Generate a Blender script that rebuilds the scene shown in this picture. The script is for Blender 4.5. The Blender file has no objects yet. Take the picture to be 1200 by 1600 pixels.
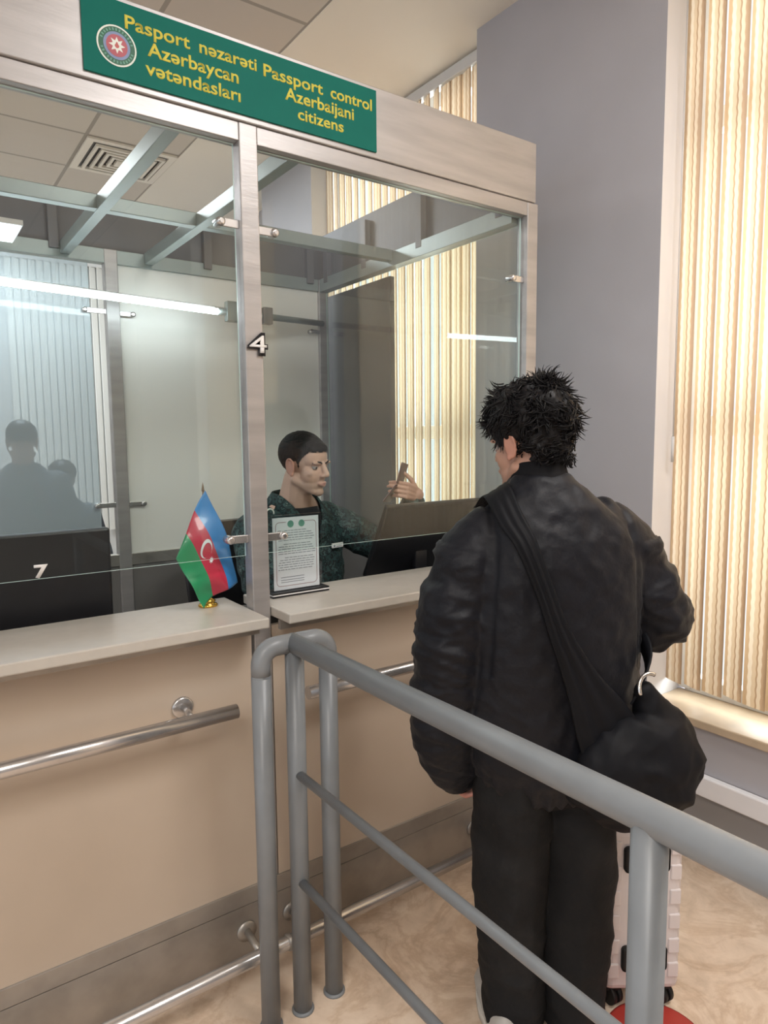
import bpy, bmesh, math, random
from mathutils import Vector, Matrix, noise
random.seed(7)
PI = math.pi
SC = bpy.context.scene
COL = SC.collection
V = Vector

# ------------------------------------------------------------------ camera, world, light, exposure
cam = bpy.data.cameras.new('camera')
cam.sensor_fit = 'VERTICAL'; cam.sensor_height = 36.0; cam.lens = 23.94
cam.clip_start = 0.05; cam.clip_end = 100
cam_o = bpy.data.objects.new('camera', cam); COL.objects.link(cam_o)
_r = V((0.814554, -0.57999387, -0.01043519)); _d = V((-0.06981891, -0.08016501, -0.99433339)); _f = V((0.57587073, 0.81066681, -0.10579327))
m = Matrix((( _r.x, -_d.x, -_f.x, 0.0), (_r.y, -_d.y, -_f.y, -1.8487), (_r.z, -_d.z, -_f.z, 1.62), (0, 0, 0, 1)))
cam_o.matrix_world = m
SC.camera = cam_o
SC.view_settings.view_transform = 'Standard'; SC.view_settings.look = 'None'
SC.view_settings.gamma = 1.0; SC.view_settings.use_curve_mapping = False
SC.view_settings.exposure = 0.22
try:
    SC.cycles.use_denoising = True
    SC.cycles.max_bounces = 10; SC.cycles.transparent_max_bounces = 24
    SC.cycles.sample_clamp_indirect = 6.0
except Exception:
    pass
W = bpy.data.worlds.new('hall_daylight'); SC.world = W; W.use_nodes = True
W.node_tree.nodes['Background'].inputs[0].default_value = (0.90, 0.94, 1.0, 1)
W.node_tree.nodes['Background'].inputs[1].default_value = 1.1

def area(name, loc, target, sx, sy, power, color=(1, 1, 1)):
    l = bpy.data.lights.new(name, 'AREA'); l.shape = 'RECTANGLE'; l.size = sx; l.size_y = sy
    l.energy = power; l.color = color
    o = bpy.data.objects.new(name, l); COL.objects.link(o); o.location = loc
    o.rotation_euler = (V(target) - V(loc)).to_track_quat('-Z', 'Y').to_euler()
    return o
# daylight outside the three windows of the right wall
for i, (yc, wy) in enumerate(((1.62, 1.7), (-1.1, 1.55), (-3.8, 1.6))):
    area('window_daylight', (3.05, yc, 2.15), (0, yc, 2.0), wy, 3.0, 125, (1.0, 0.985, 0.97))
# added fill lights without fixtures, over and behind the queue
area('hall_fill_light', (-1.2, -2.8, 3.5), (-1.2, -2.8, 0), 1.2, 1.2, 60, (1.0, 0.95, 0.88))
area('hall_fill_light', (-2.8, -4.2, 3.5), (-2.8, -4.2, 0), 1.2, 1.2, 60, (1.0, 0.95, 0.88))
area('hall_fill_light', (1.45, -1.95, 3.52), (1.45, -1.95, 0), 1.1, .6, 50, (1.0, 0.97, 0.94))
area('rear_fill_light', (.6, 3.4, 3.5), (.6, 3.4, 0), 1.0, 1.0, 95, (0.95, 0.97, 1.0))  # added fill, brightens the hall beyond the rear glass


# ------------------------------------------------------------------ materials
def mat(name, color, rough=0.5, metal=0.0, spec=0.5, var=0.0, scale=8.0, color2=None, bump=0.0, bscale=60.0,
        stretch=None, emit=None, estr=0.0, sheen=0.0, detail=4.0, lo=0.35, hi=0.7, attr=None, coat=0.0):
    mt = bpy.data.materials.new(name); mt.use_nodes = True
    nt = mt.node_tree; b = nt.nodes['Principled BSDF']
    b.inputs['Roughness'].default_value = rough; b.inputs['Metallic'].default_value = metal
    b.inputs['Specular IOR Level'].default_value = spec
    if sheen: b.inputs['Sheen Weight'].default_value = sheen
    if coat: b.inputs['Coat Weight'].default_value = coat
    c1 = (*color, 1); b.inputs['Base Color'].default_value = c1
    tc = nt.nodes.new('ShaderNodeTexCoord'); mp = nt.nodes.new('ShaderNodeMapping')
    nt.links.new(tc.outputs['Object'], mp.inputs['Vector'])
    if stretch: mp.inputs['Scale'].default_value = stretch
    if color2 is None and var: color2 = tuple(max(0, c * (1 - var)) for c in color)
    if color2 is not None:
        n = nt.nodes.new('ShaderNodeTexNoise'); n.inputs['Scale'].default_value = scale; n.inputs['Detail'].default_value = detail
        nt.links.new(mp.outputs[0], n.inputs['Vector'])
        r = nt.nodes.new('ShaderNodeValToRGB'); r.color_ramp.elements[0].position = lo; r.color_ramp.elements[1].position = hi
        r.color_ramp.elements[0].color = c1; r.color_ramp.elements[1].color = (*color2, 1)
        nt.links.new(n.outputs['Fac'], r.inputs['Fac'])
        nt.links.new(r.outputs[0], b.inputs['Base Color'])
    if attr:
        a = nt.nodes.new('ShaderNodeAttribute'); a.attribute_name = attr
        nt.links.new(a.outputs['Color'], b.inputs['Base Color'])
    if bump:
        n2 = nt.nodes.new('ShaderNodeTexNoise'); n2.inputs['Scale'].default_value = bscale; n2.inputs['Detail'].default_value = 3
        nt.links.new(mp.outputs[0], n2.inputs['Vector'])
        bp = nt.nodes.new('ShaderNodeBump'); bp.inputs['Strength'].default_value = bump; bp.inputs['Distance'].default_value = 0.01
        nt.links.new(n2.outputs['Fac'], bp.inputs['Height']); nt.links.new(bp.outputs[0], b.inputs['Normal'])
    if emit:
        b.inputs['Emission Color'].default_value = (*emit, 1); b.inputs['Emission Strength'].default_value = estr
    return mt

def glass_mat(name, tint, refl=1.0, rough=0.0, haze=0.0, hazecol=(.8, .85, .88)):
    mt = bpy.data.materials.new(name); mt.use_nodes = True; nt = mt.node_tree
    for n in list(nt.nodes): nt.nodes.remove(n)
    out = nt.nodes.new('ShaderNodeOutputMaterial'); tr = nt.nodes.new('ShaderNodeBsdfTransparent')
    tr.inputs[0].default_value = (*tint, 1)
    gl = nt.nodes.new('ShaderNodeBsdfGlossy'); gl.inputs['Roughness'].default_value = rough
    fr = nt.nodes.new('ShaderNodeFresnel'); fr.inputs['IOR'].default_value = 1.5
    ge = nt.nodes.new('ShaderNodeNewGeometry'); io = nt.nodes.new('ShaderNodeMapRange')     # same thin-sheet reflection on both faces of the sheet
    io.inputs['To Min'].default_value = 1.5; io.inputs['To Max'].default_value = 1 / 1.5
    nt.links.new(ge.outputs['Backfacing'], io.inputs['Value']); nt.links.new(io.outputs[0], fr.inputs['IOR'])
    mu = nt.nodes.new('ShaderNodeMath'); mu.operation = 'MULTIPLY'; mu.inputs[1].default_value = refl; mu.use_clamp = True
    nt.links.new(fr.outputs[0], mu.inputs[0])
    mx = nt.nodes.new('ShaderNodeMixShader'); nt.links.new(mu.outputs[0], mx.inputs[0])
    nt.links.new(tr.outputs[0], mx.inputs[1]); nt.links.new(gl.outputs[0], mx.inputs[2])
    last = mx
    if haze:
        df = nt.nodes.new('ShaderNodeBsdfDiffuse'); df.inputs[0].default_value = (*hazecol, 1)
        m2 = nt.nodes.new('ShaderNodeMixShader'); m2.inputs[0].default_value = haze
        nt.links.new(mx.outputs[0], m2.inputs[1]); nt.links.new(df.outputs[0], m2.inputs[2]); last = m2
    nt.links.new(last.outputs[0], out.inputs[0])
    return mt

M = {}
M['steel'] = mat('brushed_steel', (.45, .435, .435), .40, .5, var=.2, scale=5, stretch=(.6, 4, 5), bump=.04, bscale=40)
M['steel_shiny'] = mat('polished_steel', (.64, .63, .63), .27, .85, var=.15, scale=9)
M['steel_kick'] = mat('scuffed_steel', (.42, .395, .365), .42, .7, color2=(.30, .28, .255), scale=7, bump=.05, bscale=30, lo=.4, hi=.72)
M['alu'] = mat('grey_green_aluminium', (.34, .39, .385), .38, .35, var=.12, scale=6)
M['parapet'] = mat('grey_sheet_metal', (.20, .20, .215), .55, .25, var=.15, scale=4)
M['panel'] = mat('beige_laminate', (.52, .435, .355), .42, color2=(.455, .375, .30), scale=2.2, lo=.38, hi=.75, detail=3)
M['stone'] = mat('cream_counter_stone', (.50, .475, .435), .3, var=.06, scale=30)
M['rail'] = mat('grey_rail_paint', (.21, .226, .242), .36, spec=.45, var=.1, scale=12)
M['purple'] = mat('mauve_grey_wall_paint', (.425, .42, .455), .62, var=.06, scale=3)
M['reveal'] = mat('white_reveal_paint', (.76, .76, .79), .6, var=.04, scale=4)
M['lowwall'] = mat('grey_lower_wall_paint', (.27, .265, .27), .6, var=.05, scale=3)
M['gypsum'] = mat('cream_ceiling_paint', (.80, .745, .66), .8, var=.03, scale=2)
M['sill'] = mat('beige_marble_sill', (.58, .46, .33), .3, var=.2, scale=9)
M['far'] = mat('pale_grey_wall_paint', (.56, .56, .56), .8, var=.05, scale=2)
M['glass'] = glass_mat('clear_glass', (.94, .97, .96), .85)
M['rear_glass'] = glass_mat('hazy_rear_glass', (.88, .93, .96), 1.0, haze=.34, hazecol=(.66, .72, .76))
M['edge'] = mat('glass_edge', (.62, .75, .72), .2)
M['whiteboard'] = mat('white_panel', (.86, .855, .82), .35, var=.03, scale=2)
M['greyboard'] = mat('grey_lower_panel', (.17, .165, .16), .5, var=.1, scale=3)
M['screen_dark'] = mat('dark_grey_screen', (.075, .073, .09), .6, var=.12, scale=3)
M['black'] = mat('black_plastic', (.012, .012, .015), .38, var=.2, scale=20)
M['rubber'] = mat('black_rubber', (.012, .012, .012), .6, var=.3, scale=30)
M['white'] = mat('white_plastic', (.78, .78, .78), .35, var=.03, scale=10)
M['green'] = mat('sign_green', (.0, .140, .112), .6, spec=.2, var=.05, scale=8)
M['yellow'] = mat('sign_yellow', (.66, .60, .10), .6, spec=.2, var=.06, scale=20)
M['bluem'] = mat('emblem_blue', (.20, .27, .46), .5, var=.1, scale=20)
M['redm'] = mat('emblem_red', (.42, .09, .12), .5, var=.1, scale=20)
M['darkgreen'] = mat('emblem_green', (.02, .12, .07), .5, var=.1, scale=20)
M['offwhite'] = mat('emblem_white', (.72, .78, .74), .5, var=.05, scale=20)
M['fblue'] = mat('flag_blue', (.03, .24, .62), .38, var=.12, scale=14, coat=.3)
M['fred'] = mat('flag_red', (.55, .03, .07), .38, var=.15, scale=14, coat=.3)
M['fgreen'] = mat('flag_green', (.02, .29, .12), .38, var=.15, scale=14, coat=.3)
M['gold'] = mat('gold_plastic', (.85, .52, .10), .2, 1.0, var=.2, scale=60)
M['wood'] = mat('brown_wood_tip', (.22, .14, .08), .5, var=.2, scale=30)
M['acryl'] = glass_mat('clear_acrylic', (.97, .98, .98), 1.0)
M['paper'] = mat('white_paper', (.76, .79, .84), .6, var=.02, scale=10)
M['ink'] = mat('grey_ink', (.22, .24, .28), .7, var=.1, scale=30)
M['inkgreen'] = mat('green_ink', (.15, .36, .29), .7, var=.2, scale=90)
M['inkred'] = mat('red_grey_ink', (.36, .25, .27), .7, var=.1, scale=30)
M['skin'] = mat('skin', (.5, .31, .235), .48, attr='tint', bump=.03, bscale=220)
M['hair'] = mat('black_hair', (.008, .007, .008), .5, spec=.25, var=.3, scale=50)
M['hairshort'] = mat('cropped_dark_hair', (.008, .007, .007), .65, spec=.25, var=.4, scale=90)
M['nylon'] = mat('black_nylon', (.0058, .0064, .0105), .54, spec=.26, var=.2, scale=5, bump=.22, bscale=42, sheen=.03)
M['rib'] = mat('black_rib_knit', (.005, .005, .007), .8, spec=.25, var=.3, scale=5, stretch=(60, 60, 1))
M['denim'] = mat('washed_black_denim', (.011, .011, .012), .85, spec=.25, color2=(.022, .022, .023), scale=6, bump=.15, bscale=90, lo=.45, hi=.8)
M['canvas'] = mat('black_bag_canvas', (.005, .0054, .0078), .65, spec=.2, var=.25, scale=8, bump=.12, bscale=30)
M['shoe'] = mat('grey_sneaker', (.52, .50, .47), .6, var=.2, scale=30)
M['sole'] = mat('white_rubber_sole', (.66, .64, .60), .5, var=.1, scale=20)
M['suit'] = mat('pale_pink_white_shell', (.66, .60, .60), .32, var=.05, scale=6)
M['red'] = mat('red_vinyl', (.42, .045, .035), .4, var=.1, scale=10)
M['tshirt'] = mat('black_tshirt', (.010, .010, .013), .85, var=.2, scale=30)
M['iris'] = mat('brown_iris', (.05, .03, .02), .15, var=.1, scale=90)
M['eyew'] = mat('eye_white', (.36, .33, .31), .35, var=.03, scale=40)
M['passport'] = mat('burgundy_cover', (.10, .045, .050), .42, var=.15, scale=30)
M['page'] = mat('pink_grey_page', (.46, .33, .34), .6, var=.1, scale=30)
M['tube'] = mat('lit_tube', (1, 1, 1), .4, emit=(.88, .97, 1.0), estr=13.0, var=.01)
M['lamp'] = mat('lit_ceiling_panel', (1, 1, 1), .4, emit=(.86, .95, 1.0), estr=2.2, var=.01)
M['alu_white'] = mat('white_window_frame', (.66, .66, .66), .4, var=.04, scale=9)
M['shadow_cloth'] = mat('dark_blue_grey_coat', (.05, .065, .085), .8, var=.2, scale=8)
M['silver'] = mat('silver_metal', (.75, .74, .72), .22, 1.0, var=.1, scale=20)

def camo():
    mt = mat('teal_camouflage', (.012, .020, .022), .8)
    nt = mt.node_tree; b = nt.nodes['Principled BSDF']; tc = nt.nodes.new('ShaderNodeTexCoord')
    n = nt.nodes.new('ShaderNodeTexNoise'); n.inputs['Scale'].default_value = 26; n.inputs['Detail'].default_value = 5; n.inputs['Roughness'].default_value = .62
    nt.links.new(tc.outputs['Object'], n.inputs['Vector'])
    r = nt.nodes.new('ShaderNodeValToRGB'); r.color_ramp.interpolation = 'CONSTANT'
    e = r.color_ramp.elements; e[0].position = 0; e[0].color = (.007, .010, .012, 1)
    e[1].position = .42; e[1].color = (.020, .052, .054, 1)
    for p, c in ((.50, (.008, .014, .017, 1)), (.56, (.050, .10, .10, 1)), (.62, (.012, .026, .026, 1)), (.67, (.16, .22, .21, 1)), (.71, (.03, .07, .07, 1))):
        k = e.new(p); k.color = c
    nt.links.new(n.outputs['Fac'], r.inputs['Fac']); nt.links.new(r.outputs[0], b.inputs['Base Color'])
    return mt
M['camo'] = camo()

def floor_mat():
    mt = mat('beige_marble_floor', (.5, .4, .3), .34)
    nt = mt.node_tree; b = nt.nodes['Principled BSDF']; tc = nt.nodes.new('ShaderNodeTexCoord')
    n = nt.nodes.new('ShaderNodeTexNoise'); n.inputs['Scale'].default_value = 8; n.inputs['Detail'].default_value = 6; n.inputs['Roughness'].default_value = .66; n.inputs['Distortion'].default_value = .5
    nt.links.new(tc.outputs['Object'], n.inputs['Vector'])
    r = nt.nodes.new('ShaderNodeValToRGB'); e = r.color_ramp.elements
    e[0].position = .28; e[0].color = (.56, .44, .335, 1); e[1].position = .72; e[1].color = (.80, .67, .54, 1)
    k = e.new(.5); k.color = (.71, .57, .45, 1)
    nt.links.new(n.outputs['Fac'], r.inputs['Fac'])
    v = nt.nodes.new('ShaderNodeTexNoise'); v.inputs['Scale'].default_value = 3.5; v.inputs['Detail'].default_value = 8; v.inputs['Roughness'].default_value = .65; v.inputs['Distortion'].default_value = .8
    nt.links.new(tc.outputs['Object'], v.inputs['Vector'])
    r2 = nt.nodes.new('ShaderNodeValToRGB'); e = r2.color_ramp.elements
    e[0].position = .44; e[0].color = (1, 1, 1, 1); e[1].position = .56; e[1].color = (1, 1, 1, 1)
    k = e.new(.50); k.color = (.85, .80, .75, 1)
    nt.links.new(v.outputs['Fac'], r2.inputs['Fac'])
    mx = nt.nodes.new('ShaderNodeMix'); mx.data_type = 'RGBA'; mx.blend_type = 'MULTIPLY'; mx.inputs[0].default_value = 1
    nt.links.new(r.outputs[0], mx.inputs[6]); nt.links.new(r2.outputs[0], mx.inputs[7])
    nt.links.new(mx.outputs[2], b.inputs['Base Color'])
    return mt
M['floor'] = floor_mat()

def tile_mat():
    mt = mat('shade_toned_ceiling_tiles', (.4, .36, .32), .85)
    nt = mt.node_tree; b = nt.nodes['Principled BSDF']; tc = nt.nodes.new('ShaderNodeTexCoord'); mp = nt.nodes.new('ShaderNodeMapping')
    mp.inputs['Location'].default_value = (-1.72, -2.95, 0)
    mp.inputs['Location'].default_value = (0.08, 0.05, 0)
    nt.links.new(tc.outputs['Object'], mp.inputs['Vector'])
    br = nt.nodes.new('ShaderNodeTexBrick'); br.offset = 0; br.squash = 1
    br.inputs['Color1'].default_value = (.60, .545, .48, 1); br.inputs['Color2'].default_value = (.57, .515, .455, 1); br.inputs['Mortar'].default_value = (.35, .315, .275, 1)  # darker than the strip by the windows: shade put into the colour
    br.inputs['Scale'].default_value = 1; br.inputs['Mortar Size'].default_value = .012; br.inputs['Brick Width'].default_value = .6; br.inputs['Row Height'].default_value = .6
    nt.links.new(mp.outputs[0], br.inputs['Vector']); nt.links.new(br.outputs['Color'], b.inputs['Base Color'])
    return mt
M['tiles'] = tile_mat()

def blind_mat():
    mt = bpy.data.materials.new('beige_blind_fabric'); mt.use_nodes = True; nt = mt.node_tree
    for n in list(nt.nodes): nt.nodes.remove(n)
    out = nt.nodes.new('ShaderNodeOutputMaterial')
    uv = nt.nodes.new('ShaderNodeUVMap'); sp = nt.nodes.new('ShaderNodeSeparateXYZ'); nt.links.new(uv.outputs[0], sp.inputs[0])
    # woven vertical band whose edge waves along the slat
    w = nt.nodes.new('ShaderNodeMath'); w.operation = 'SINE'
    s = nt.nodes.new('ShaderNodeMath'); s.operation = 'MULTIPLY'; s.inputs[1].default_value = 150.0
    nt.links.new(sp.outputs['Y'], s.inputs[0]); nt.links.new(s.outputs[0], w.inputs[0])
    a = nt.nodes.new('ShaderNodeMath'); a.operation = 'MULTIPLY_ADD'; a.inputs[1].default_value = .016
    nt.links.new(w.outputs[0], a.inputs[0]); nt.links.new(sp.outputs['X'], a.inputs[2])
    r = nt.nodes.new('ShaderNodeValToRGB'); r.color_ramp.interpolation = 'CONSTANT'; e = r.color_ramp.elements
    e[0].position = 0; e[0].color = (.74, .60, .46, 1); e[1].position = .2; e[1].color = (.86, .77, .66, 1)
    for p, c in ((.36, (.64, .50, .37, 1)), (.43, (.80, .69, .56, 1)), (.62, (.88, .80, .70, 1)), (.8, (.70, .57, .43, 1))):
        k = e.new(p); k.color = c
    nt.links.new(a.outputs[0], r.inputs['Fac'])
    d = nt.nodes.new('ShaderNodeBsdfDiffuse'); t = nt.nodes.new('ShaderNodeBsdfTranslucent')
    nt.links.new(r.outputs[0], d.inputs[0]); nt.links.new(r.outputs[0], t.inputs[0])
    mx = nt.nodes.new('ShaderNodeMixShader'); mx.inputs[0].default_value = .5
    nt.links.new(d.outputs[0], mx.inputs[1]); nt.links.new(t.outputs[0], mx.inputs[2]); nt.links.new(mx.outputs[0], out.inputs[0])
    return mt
M['blind'] = blind_mat()

# ------------------------------------------------------------------ mesh helpers (all shapes are given in metres, in the hall's own axes)
class MB:
    def __init__(s): s.bm = bmesh.new()
    def _new(s, verts, mi):
        fs = {f for v in verts for f in v.link_faces}
        for f in fs: f.material_index = mi
        return verts
    def box(s, a, b, bevel=0.0, mi=0, rot=None, seg=2):
        a = V(a); b = V(b); c = (a + b) / 2; d = b - a
        r = bmesh.ops.create_cube(s.bm, size=1.0); vs = r['verts']
        bmesh.ops.scale(s.bm, vec=d, verts=vs)
        if bevel:
            es = list({e for v in vs for e in v.link_edges})
            rr = bmesh.ops.bevel(s.bm, geom=es, offset=bevel, segments=seg, affect='EDGES', profile=.5)
            vs = list({v for f in rr['faces'] for v in f.verts} | {v for v in vs if v.is_valid})
        if rot is not None: bmesh.ops.transform(s.bm, matrix=rot.to_4x4() if hasattr(rot, 'to_4x4') else rot, verts=vs)
        bmesh.ops.translate(s.bm, vec=c, verts=vs)
        return s._new(vs, mi)
    def tube(s, pts, r, n=16, mi=0, caps=True, up=None):
        pts = [V(p) for p in pts]; rs = r if isinstance(r, (list, tuple)) else [r] * len(pts)
        rings = []; prev = None
        for i, p in enumerate(pts):
            t = (pts[min(i + 1, len(pts) - 1)] - pts[max(i - 1, 0)]).normalized()
            if prev is None:
                u = V((0, 0, 1)) if abs(t.z) < .9 else V((1, 0, 0))
                x = t.cross(u).normalized()
            else:
                x = (prev - t * prev.dot(t)).normalized()
            y = t.cross(x); prev = x
            rings.append([s.bm.verts.new(p + (x * math.cos(2 * PI * k / n) + y * math.sin(2 * PI * k / n)) * rs[i]) for k in range(n)])
        return s._skin(rings, mi, caps)
    def _skin(s, rings, mi=0, caps=True, closed=True):
        n = len(rings[0])
        for a, b in zip(rings, rings[1:]):
            for k in range(n if closed else n - 1):
                f = s.bm.faces.new((a[k], a[(k + 1) % n], b[(k + 1) % n], b[k])); f.material_index = mi; f.smooth = True
        if caps and n > 2:
            for rg, rev in ((rings[0], True), (rings[-1], False)):
                f = s.bm.faces.new(list(reversed(rg)) if rev else rg); f.material_index = mi
        return [v for r in rings for v in r]
    def loft(s, rings, mi=0, caps=True):
        return s._skin([[s.bm.verts.new(V(p)) for p in r] for r in rings], mi, caps)
    def lathe(s, prof, c, n=24, mi=0, axis='Z'):
        rings = []
        for r, h in prof:
            ring = []
            for k in range(n):
                a = 2 * PI * k / n; p = V((r * math.cos(a), r * math.sin(a), h))
                if axis == 'Y': p = V((p.x, p.z, p.y))
                if axis == 'X': p = V((p.z, p.x, p.y))
                ring.append(s.bm.verts.new(V(c) + p))
            rings.append(ring)
        return s._skin(rings, mi)
    def ell(s, c, r, rot=None, mi=0, seg=20):
        rr = bmesh.ops.create_uvsphere(s.bm, u_segments=seg, v_segments=max(8, seg * 2 // 3), radius=1.0); vs = rr['verts']
        if isinstance(r, (int, float)): r = (r, r, r)
        bmesh.ops.scale(s.bm, vec=V(r), verts=vs)
        if rot is not None: bmesh.ops.transform(s.bm, matrix=rot.to_4x4(), verts=vs)
        bmesh.ops.translate(s.bm, vec=V(c), verts=vs)
        for f in {f for v in vs for f in v.link_faces}: f.smooth = True; f.material_index = mi
        return vs
    def cap(s, p0, p1, r0, r1, n=14, mi=0):
        p0 = V(p0); p1 = V(p1); d = p1 - p0; L = d.length
        q = d.to_track_quat('Z', 'Y'); rings = []
        steps = [(-math.cos(PI / 2 * k / 4) * r0, math.sin(PI / 2 * k / 4) * r0) for k in range(1, 5)]
        prof = [(max(rr, .0005), h) for h, rr in steps] + [(max(math.cos(PI / 2 * k / 4) * r1, .0005), L + math.sin(PI / 2 * k / 4) * r1) for k in range(0, 4)]
        for r, h in prof:
            rings.append([s.bm.verts.new(p0 + q @ V((r * math.cos(2 * PI * k / n), r * math.sin(2 * PI * k / n), h))) for k in range(n)])
        return s._skin(rings, mi)
    def prism(s, poly, ext, mi=0):
        a = [s.bm.verts.new(V(p)) for p in poly]; b = [s.bm.verts.new(V(p) + V(ext)) for p in poly]
        n = len(a)
        for k in range(n):
            f = s.bm.faces.new((a[k], a[(k + 1) % n], b[(k + 1) % n], b[k])); f.material_index = mi
        f = s.bm.faces.new(list(reversed(a))); f.material_index = mi
        f = s.bm.faces.new(b); f.material_index = mi
        return a + b
    def mesh(s, name, smooth=None):
        bmesh.ops.recalc_face_normals(s.bm, faces=s.bm.faces[:])
        if smooth is not None:
            for f in s.bm.faces: f.smooth = smooth
        me = bpy.data.meshes.new(name); s.bm.to_mesh(me); s.bm.free()
        return me

def wloc(o):
    p = V((0, 0, 0))
    while o is not None: p = p + o.location; o = o.parent
    return p
def put(name, me, mats, parent=None, origin=None):
    """link a mesh built in hall axes as one object; its origin goes to the parent's base (or to origin)"""
    if isinstance(me, MB): me = me.mesh(name)
    if not isinstance(mats, (list, tuple)): mats = [mats]
    for x in mats: me.materials.append(M[x] if isinstance(x, str) else x)
    o = bpy.data.objects.new(name, me); COL.objects.link(o)
    base = wloc(parent) if parent is not None else V(origin or (0, 0, 0))
    me.transform(Matrix.Translation(-base))
    if parent is not None: o.parent = parent
    else: o.location = base
    return o
def tag(o, label, cat, group=None):
    o['label'] = label; o['category'] = cat
    if group: o['group'] = group
    return o
def thing(name, label, cat, loc, group=None):
    o = bpy.data.objects.new(name, None); COL.objects.link(o); o.location = V(loc); o.empty_display_size = .1
    return tag(o, label, cat, group)
def struct(name, me, mats, parent=None):
    o = put(name, me, mats, parent)
    if parent is None: o['kind'] = 'structure'
    return o
def bx(name, a, b, mt, parent=None, bevel=0.0, origin=None):
    k = MB(); k.box(a, b, bevel); return put(name, k, mt, parent, origin)

def remesh(mb, voxel, smooth=6, fac=.5, name='m'):
    me = mb.mesh(name)
    o = bpy.data.objects.new('temporary', me); COL.objects.link(o)
    md = o.modifiers.new('r', 'REMESH'); md.mode = 'VOXEL'; md.voxel_size = voxel; md.use_smooth_shade = True
    if smooth:
        sm = o.modifiers.new('s', 'SMOOTH'); sm.factor = fac; sm.iterations = smooth
    dg = bpy.context.evaluated_depsgraph_get(); dg.update()
    out = bpy.data.meshes.new_from_object(o.evaluated_get(dg))
    bpy.data.objects.remove(o); bpy.data.meshes.remove(me)
    for p in out.polygons: p.use_smooth = True
    return out
def displace(me, fn):
    me.update()
    ns = [v.normal.copy() for v in me.vertices]
    for v, n in zip(me.vertices, ns): v.co = v.co + n * fn(v.co, n)
    me.update()

def text_mesh(body, x0, x1, zb, ztop_cap, y, depth=.0015, bold=.02):
    """raised lettering on a plane facing -Y, fitted to a width and a capital height"""
    src = body; body = body.replace('\u0259', 'e')     # the turned e is an e set upside down
    cu = bpy.data.curves.new('lettering', 'FONT'); cu.body = body; cu.size = 1; cu.extrude = 0; cu.offset = bold; cu.resolution_u = 4
    o = bpy.data.objects.new('temporary', cu); COL.objects.link(o)
    dg = bpy.context.evaluated_depsgraph_get(); dg.update()
    me = bpy.data.meshes.new_from_object(o.evaluated_get(dg)); bpy.data.objects.remove(o)
    bm = bmesh.new(); bm.from_mesh(me); bmesh.ops.remove_doubles(bm, verts=bm.verts[:], dist=1e-5)
    left = set(bm.verts); isl = []
    while left:
        st = [left.pop()]; cur = []
        while st:
            v = st.pop(); cur.append(v)
            for e in v.link_edges:
                w = e.other_vert(v)
                if w in left: left.discard(w); st.append(w)
        isl.append(cur)
    isl.sort(key=lambda c: sum(v.co.x for v in c) / len(c))
    q = 0; chars = [c for c in src if c != ' ']
    for c in chars:
        n = 2 if c in 'ij' else 1
        if c == '\u0259':
            vs = isl[q]; cx = (min(v.co.x for v in vs) + max(v.co.x for v in vs)) / 2; cy = (min(v.co.y for v in vs) + max(v.co.y for v in vs)) / 2
            for v in vs: v.co.x, v.co.y = 2 * cx - v.co.x, 2 * cy - v.co.y
        q += n
    bm.to_mesh(me); bm.free()
    xs = [v.co.x for v in me.vertices]; mn, mx = min(xs), max(xs)
    sx = (x1 - x0) / (mx - mn); sz = (ztop_cap - zb) / .73
    for v in me.vertices: v.co = V((x0 + (v.co.x - mn) * sx, y, zb + v.co.y * sz))
    bm = bmesh.new(); bm.from_mesh(me)
    r = bmesh.ops.extrude_face_region(bm, geom=bm.faces[:])
    bmesh.ops.translate(bm, vec=(0, -depth, 0), verts=[g for g in r['geom'] if isinstance(g, bmesh.types.BMVert)])
    bmesh.ops.recalc_face_normals(bm, faces=bm.faces[:])
    bm.to_mesh(me); bm.free()
    return me

# ------------------------------------------------------------------ the setting
ZC = 3.57
struct('floor', (lambda k: (k.box((-6, -7, -.08), (2.9, 5.2, 0)), k)[1])(MB()), 'floor')
k = MB(); k.box((-6, -7, ZC), (1.72, 5.2, ZC + .05)); struct('ceiling', k, 'tiles')
k = MB(); k.box((1.72, -7, ZC - .004), (2.7, 5.2, ZC + .05)); struct('trim_1', k, 'gypsum')
k = MB()
PIERS = ((-.29, .72), (2.34, 3.1), (-2.85, -1.9), (-7, -4.6), (4.6, 5.2))
WINS = ((.72, 2.34), (-1.9, -.29), (-4.6, -2.85))
XF, XB = 2.40, 2.64
# piers; faces turned to the reveals are white
for a, b in PIERS:
    vs = k.box((XF, a, 0), (XB + .1, b, ZC + .04))
    for f in {f for v in vs for f in v.link_faces}:
        if abs(f.normal.y) > .9 or True:
            c = f.calc_center_median()
            if abs(c.y - a) < 1e-4 or abs(c.y - b) < 1e-4: f.material_index = 1
for a, b in WINS + ((3.1, 4.6),):
    k.box((XF + .002, a, .352), (XB + .1, b, .53), mi=0)
    k.box((XF + .002, a, 0), (XB + .1, b, .352), mi=2)
k.box((XB + .02, 3.1, .53), (XB + .1, 4.6, ZC + .04), mi=0)
struct('wall_right', k, ['purple', 'reveal', 'lowwall'])
k = MB(); k.box((-6, 4.9, 0), (2.7, 5.1, ZC)); struct('wall_far', k, 'far')
k = MB(); k.box((-6, -6.6, 0), (2.38, -6.4, ZC)); struct('wall_back', k, 'lowwall')
k = MB(); k.box((XF - .03, -7, .272), (XF + .001, 5, .352), .006); struct('trim_2', k, 'reveal')
k = MB(); k.box((XF - .012, -7, 0), (XF + .001, 5, .09), .003); struct('baseboard_right', k, 'black')
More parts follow.
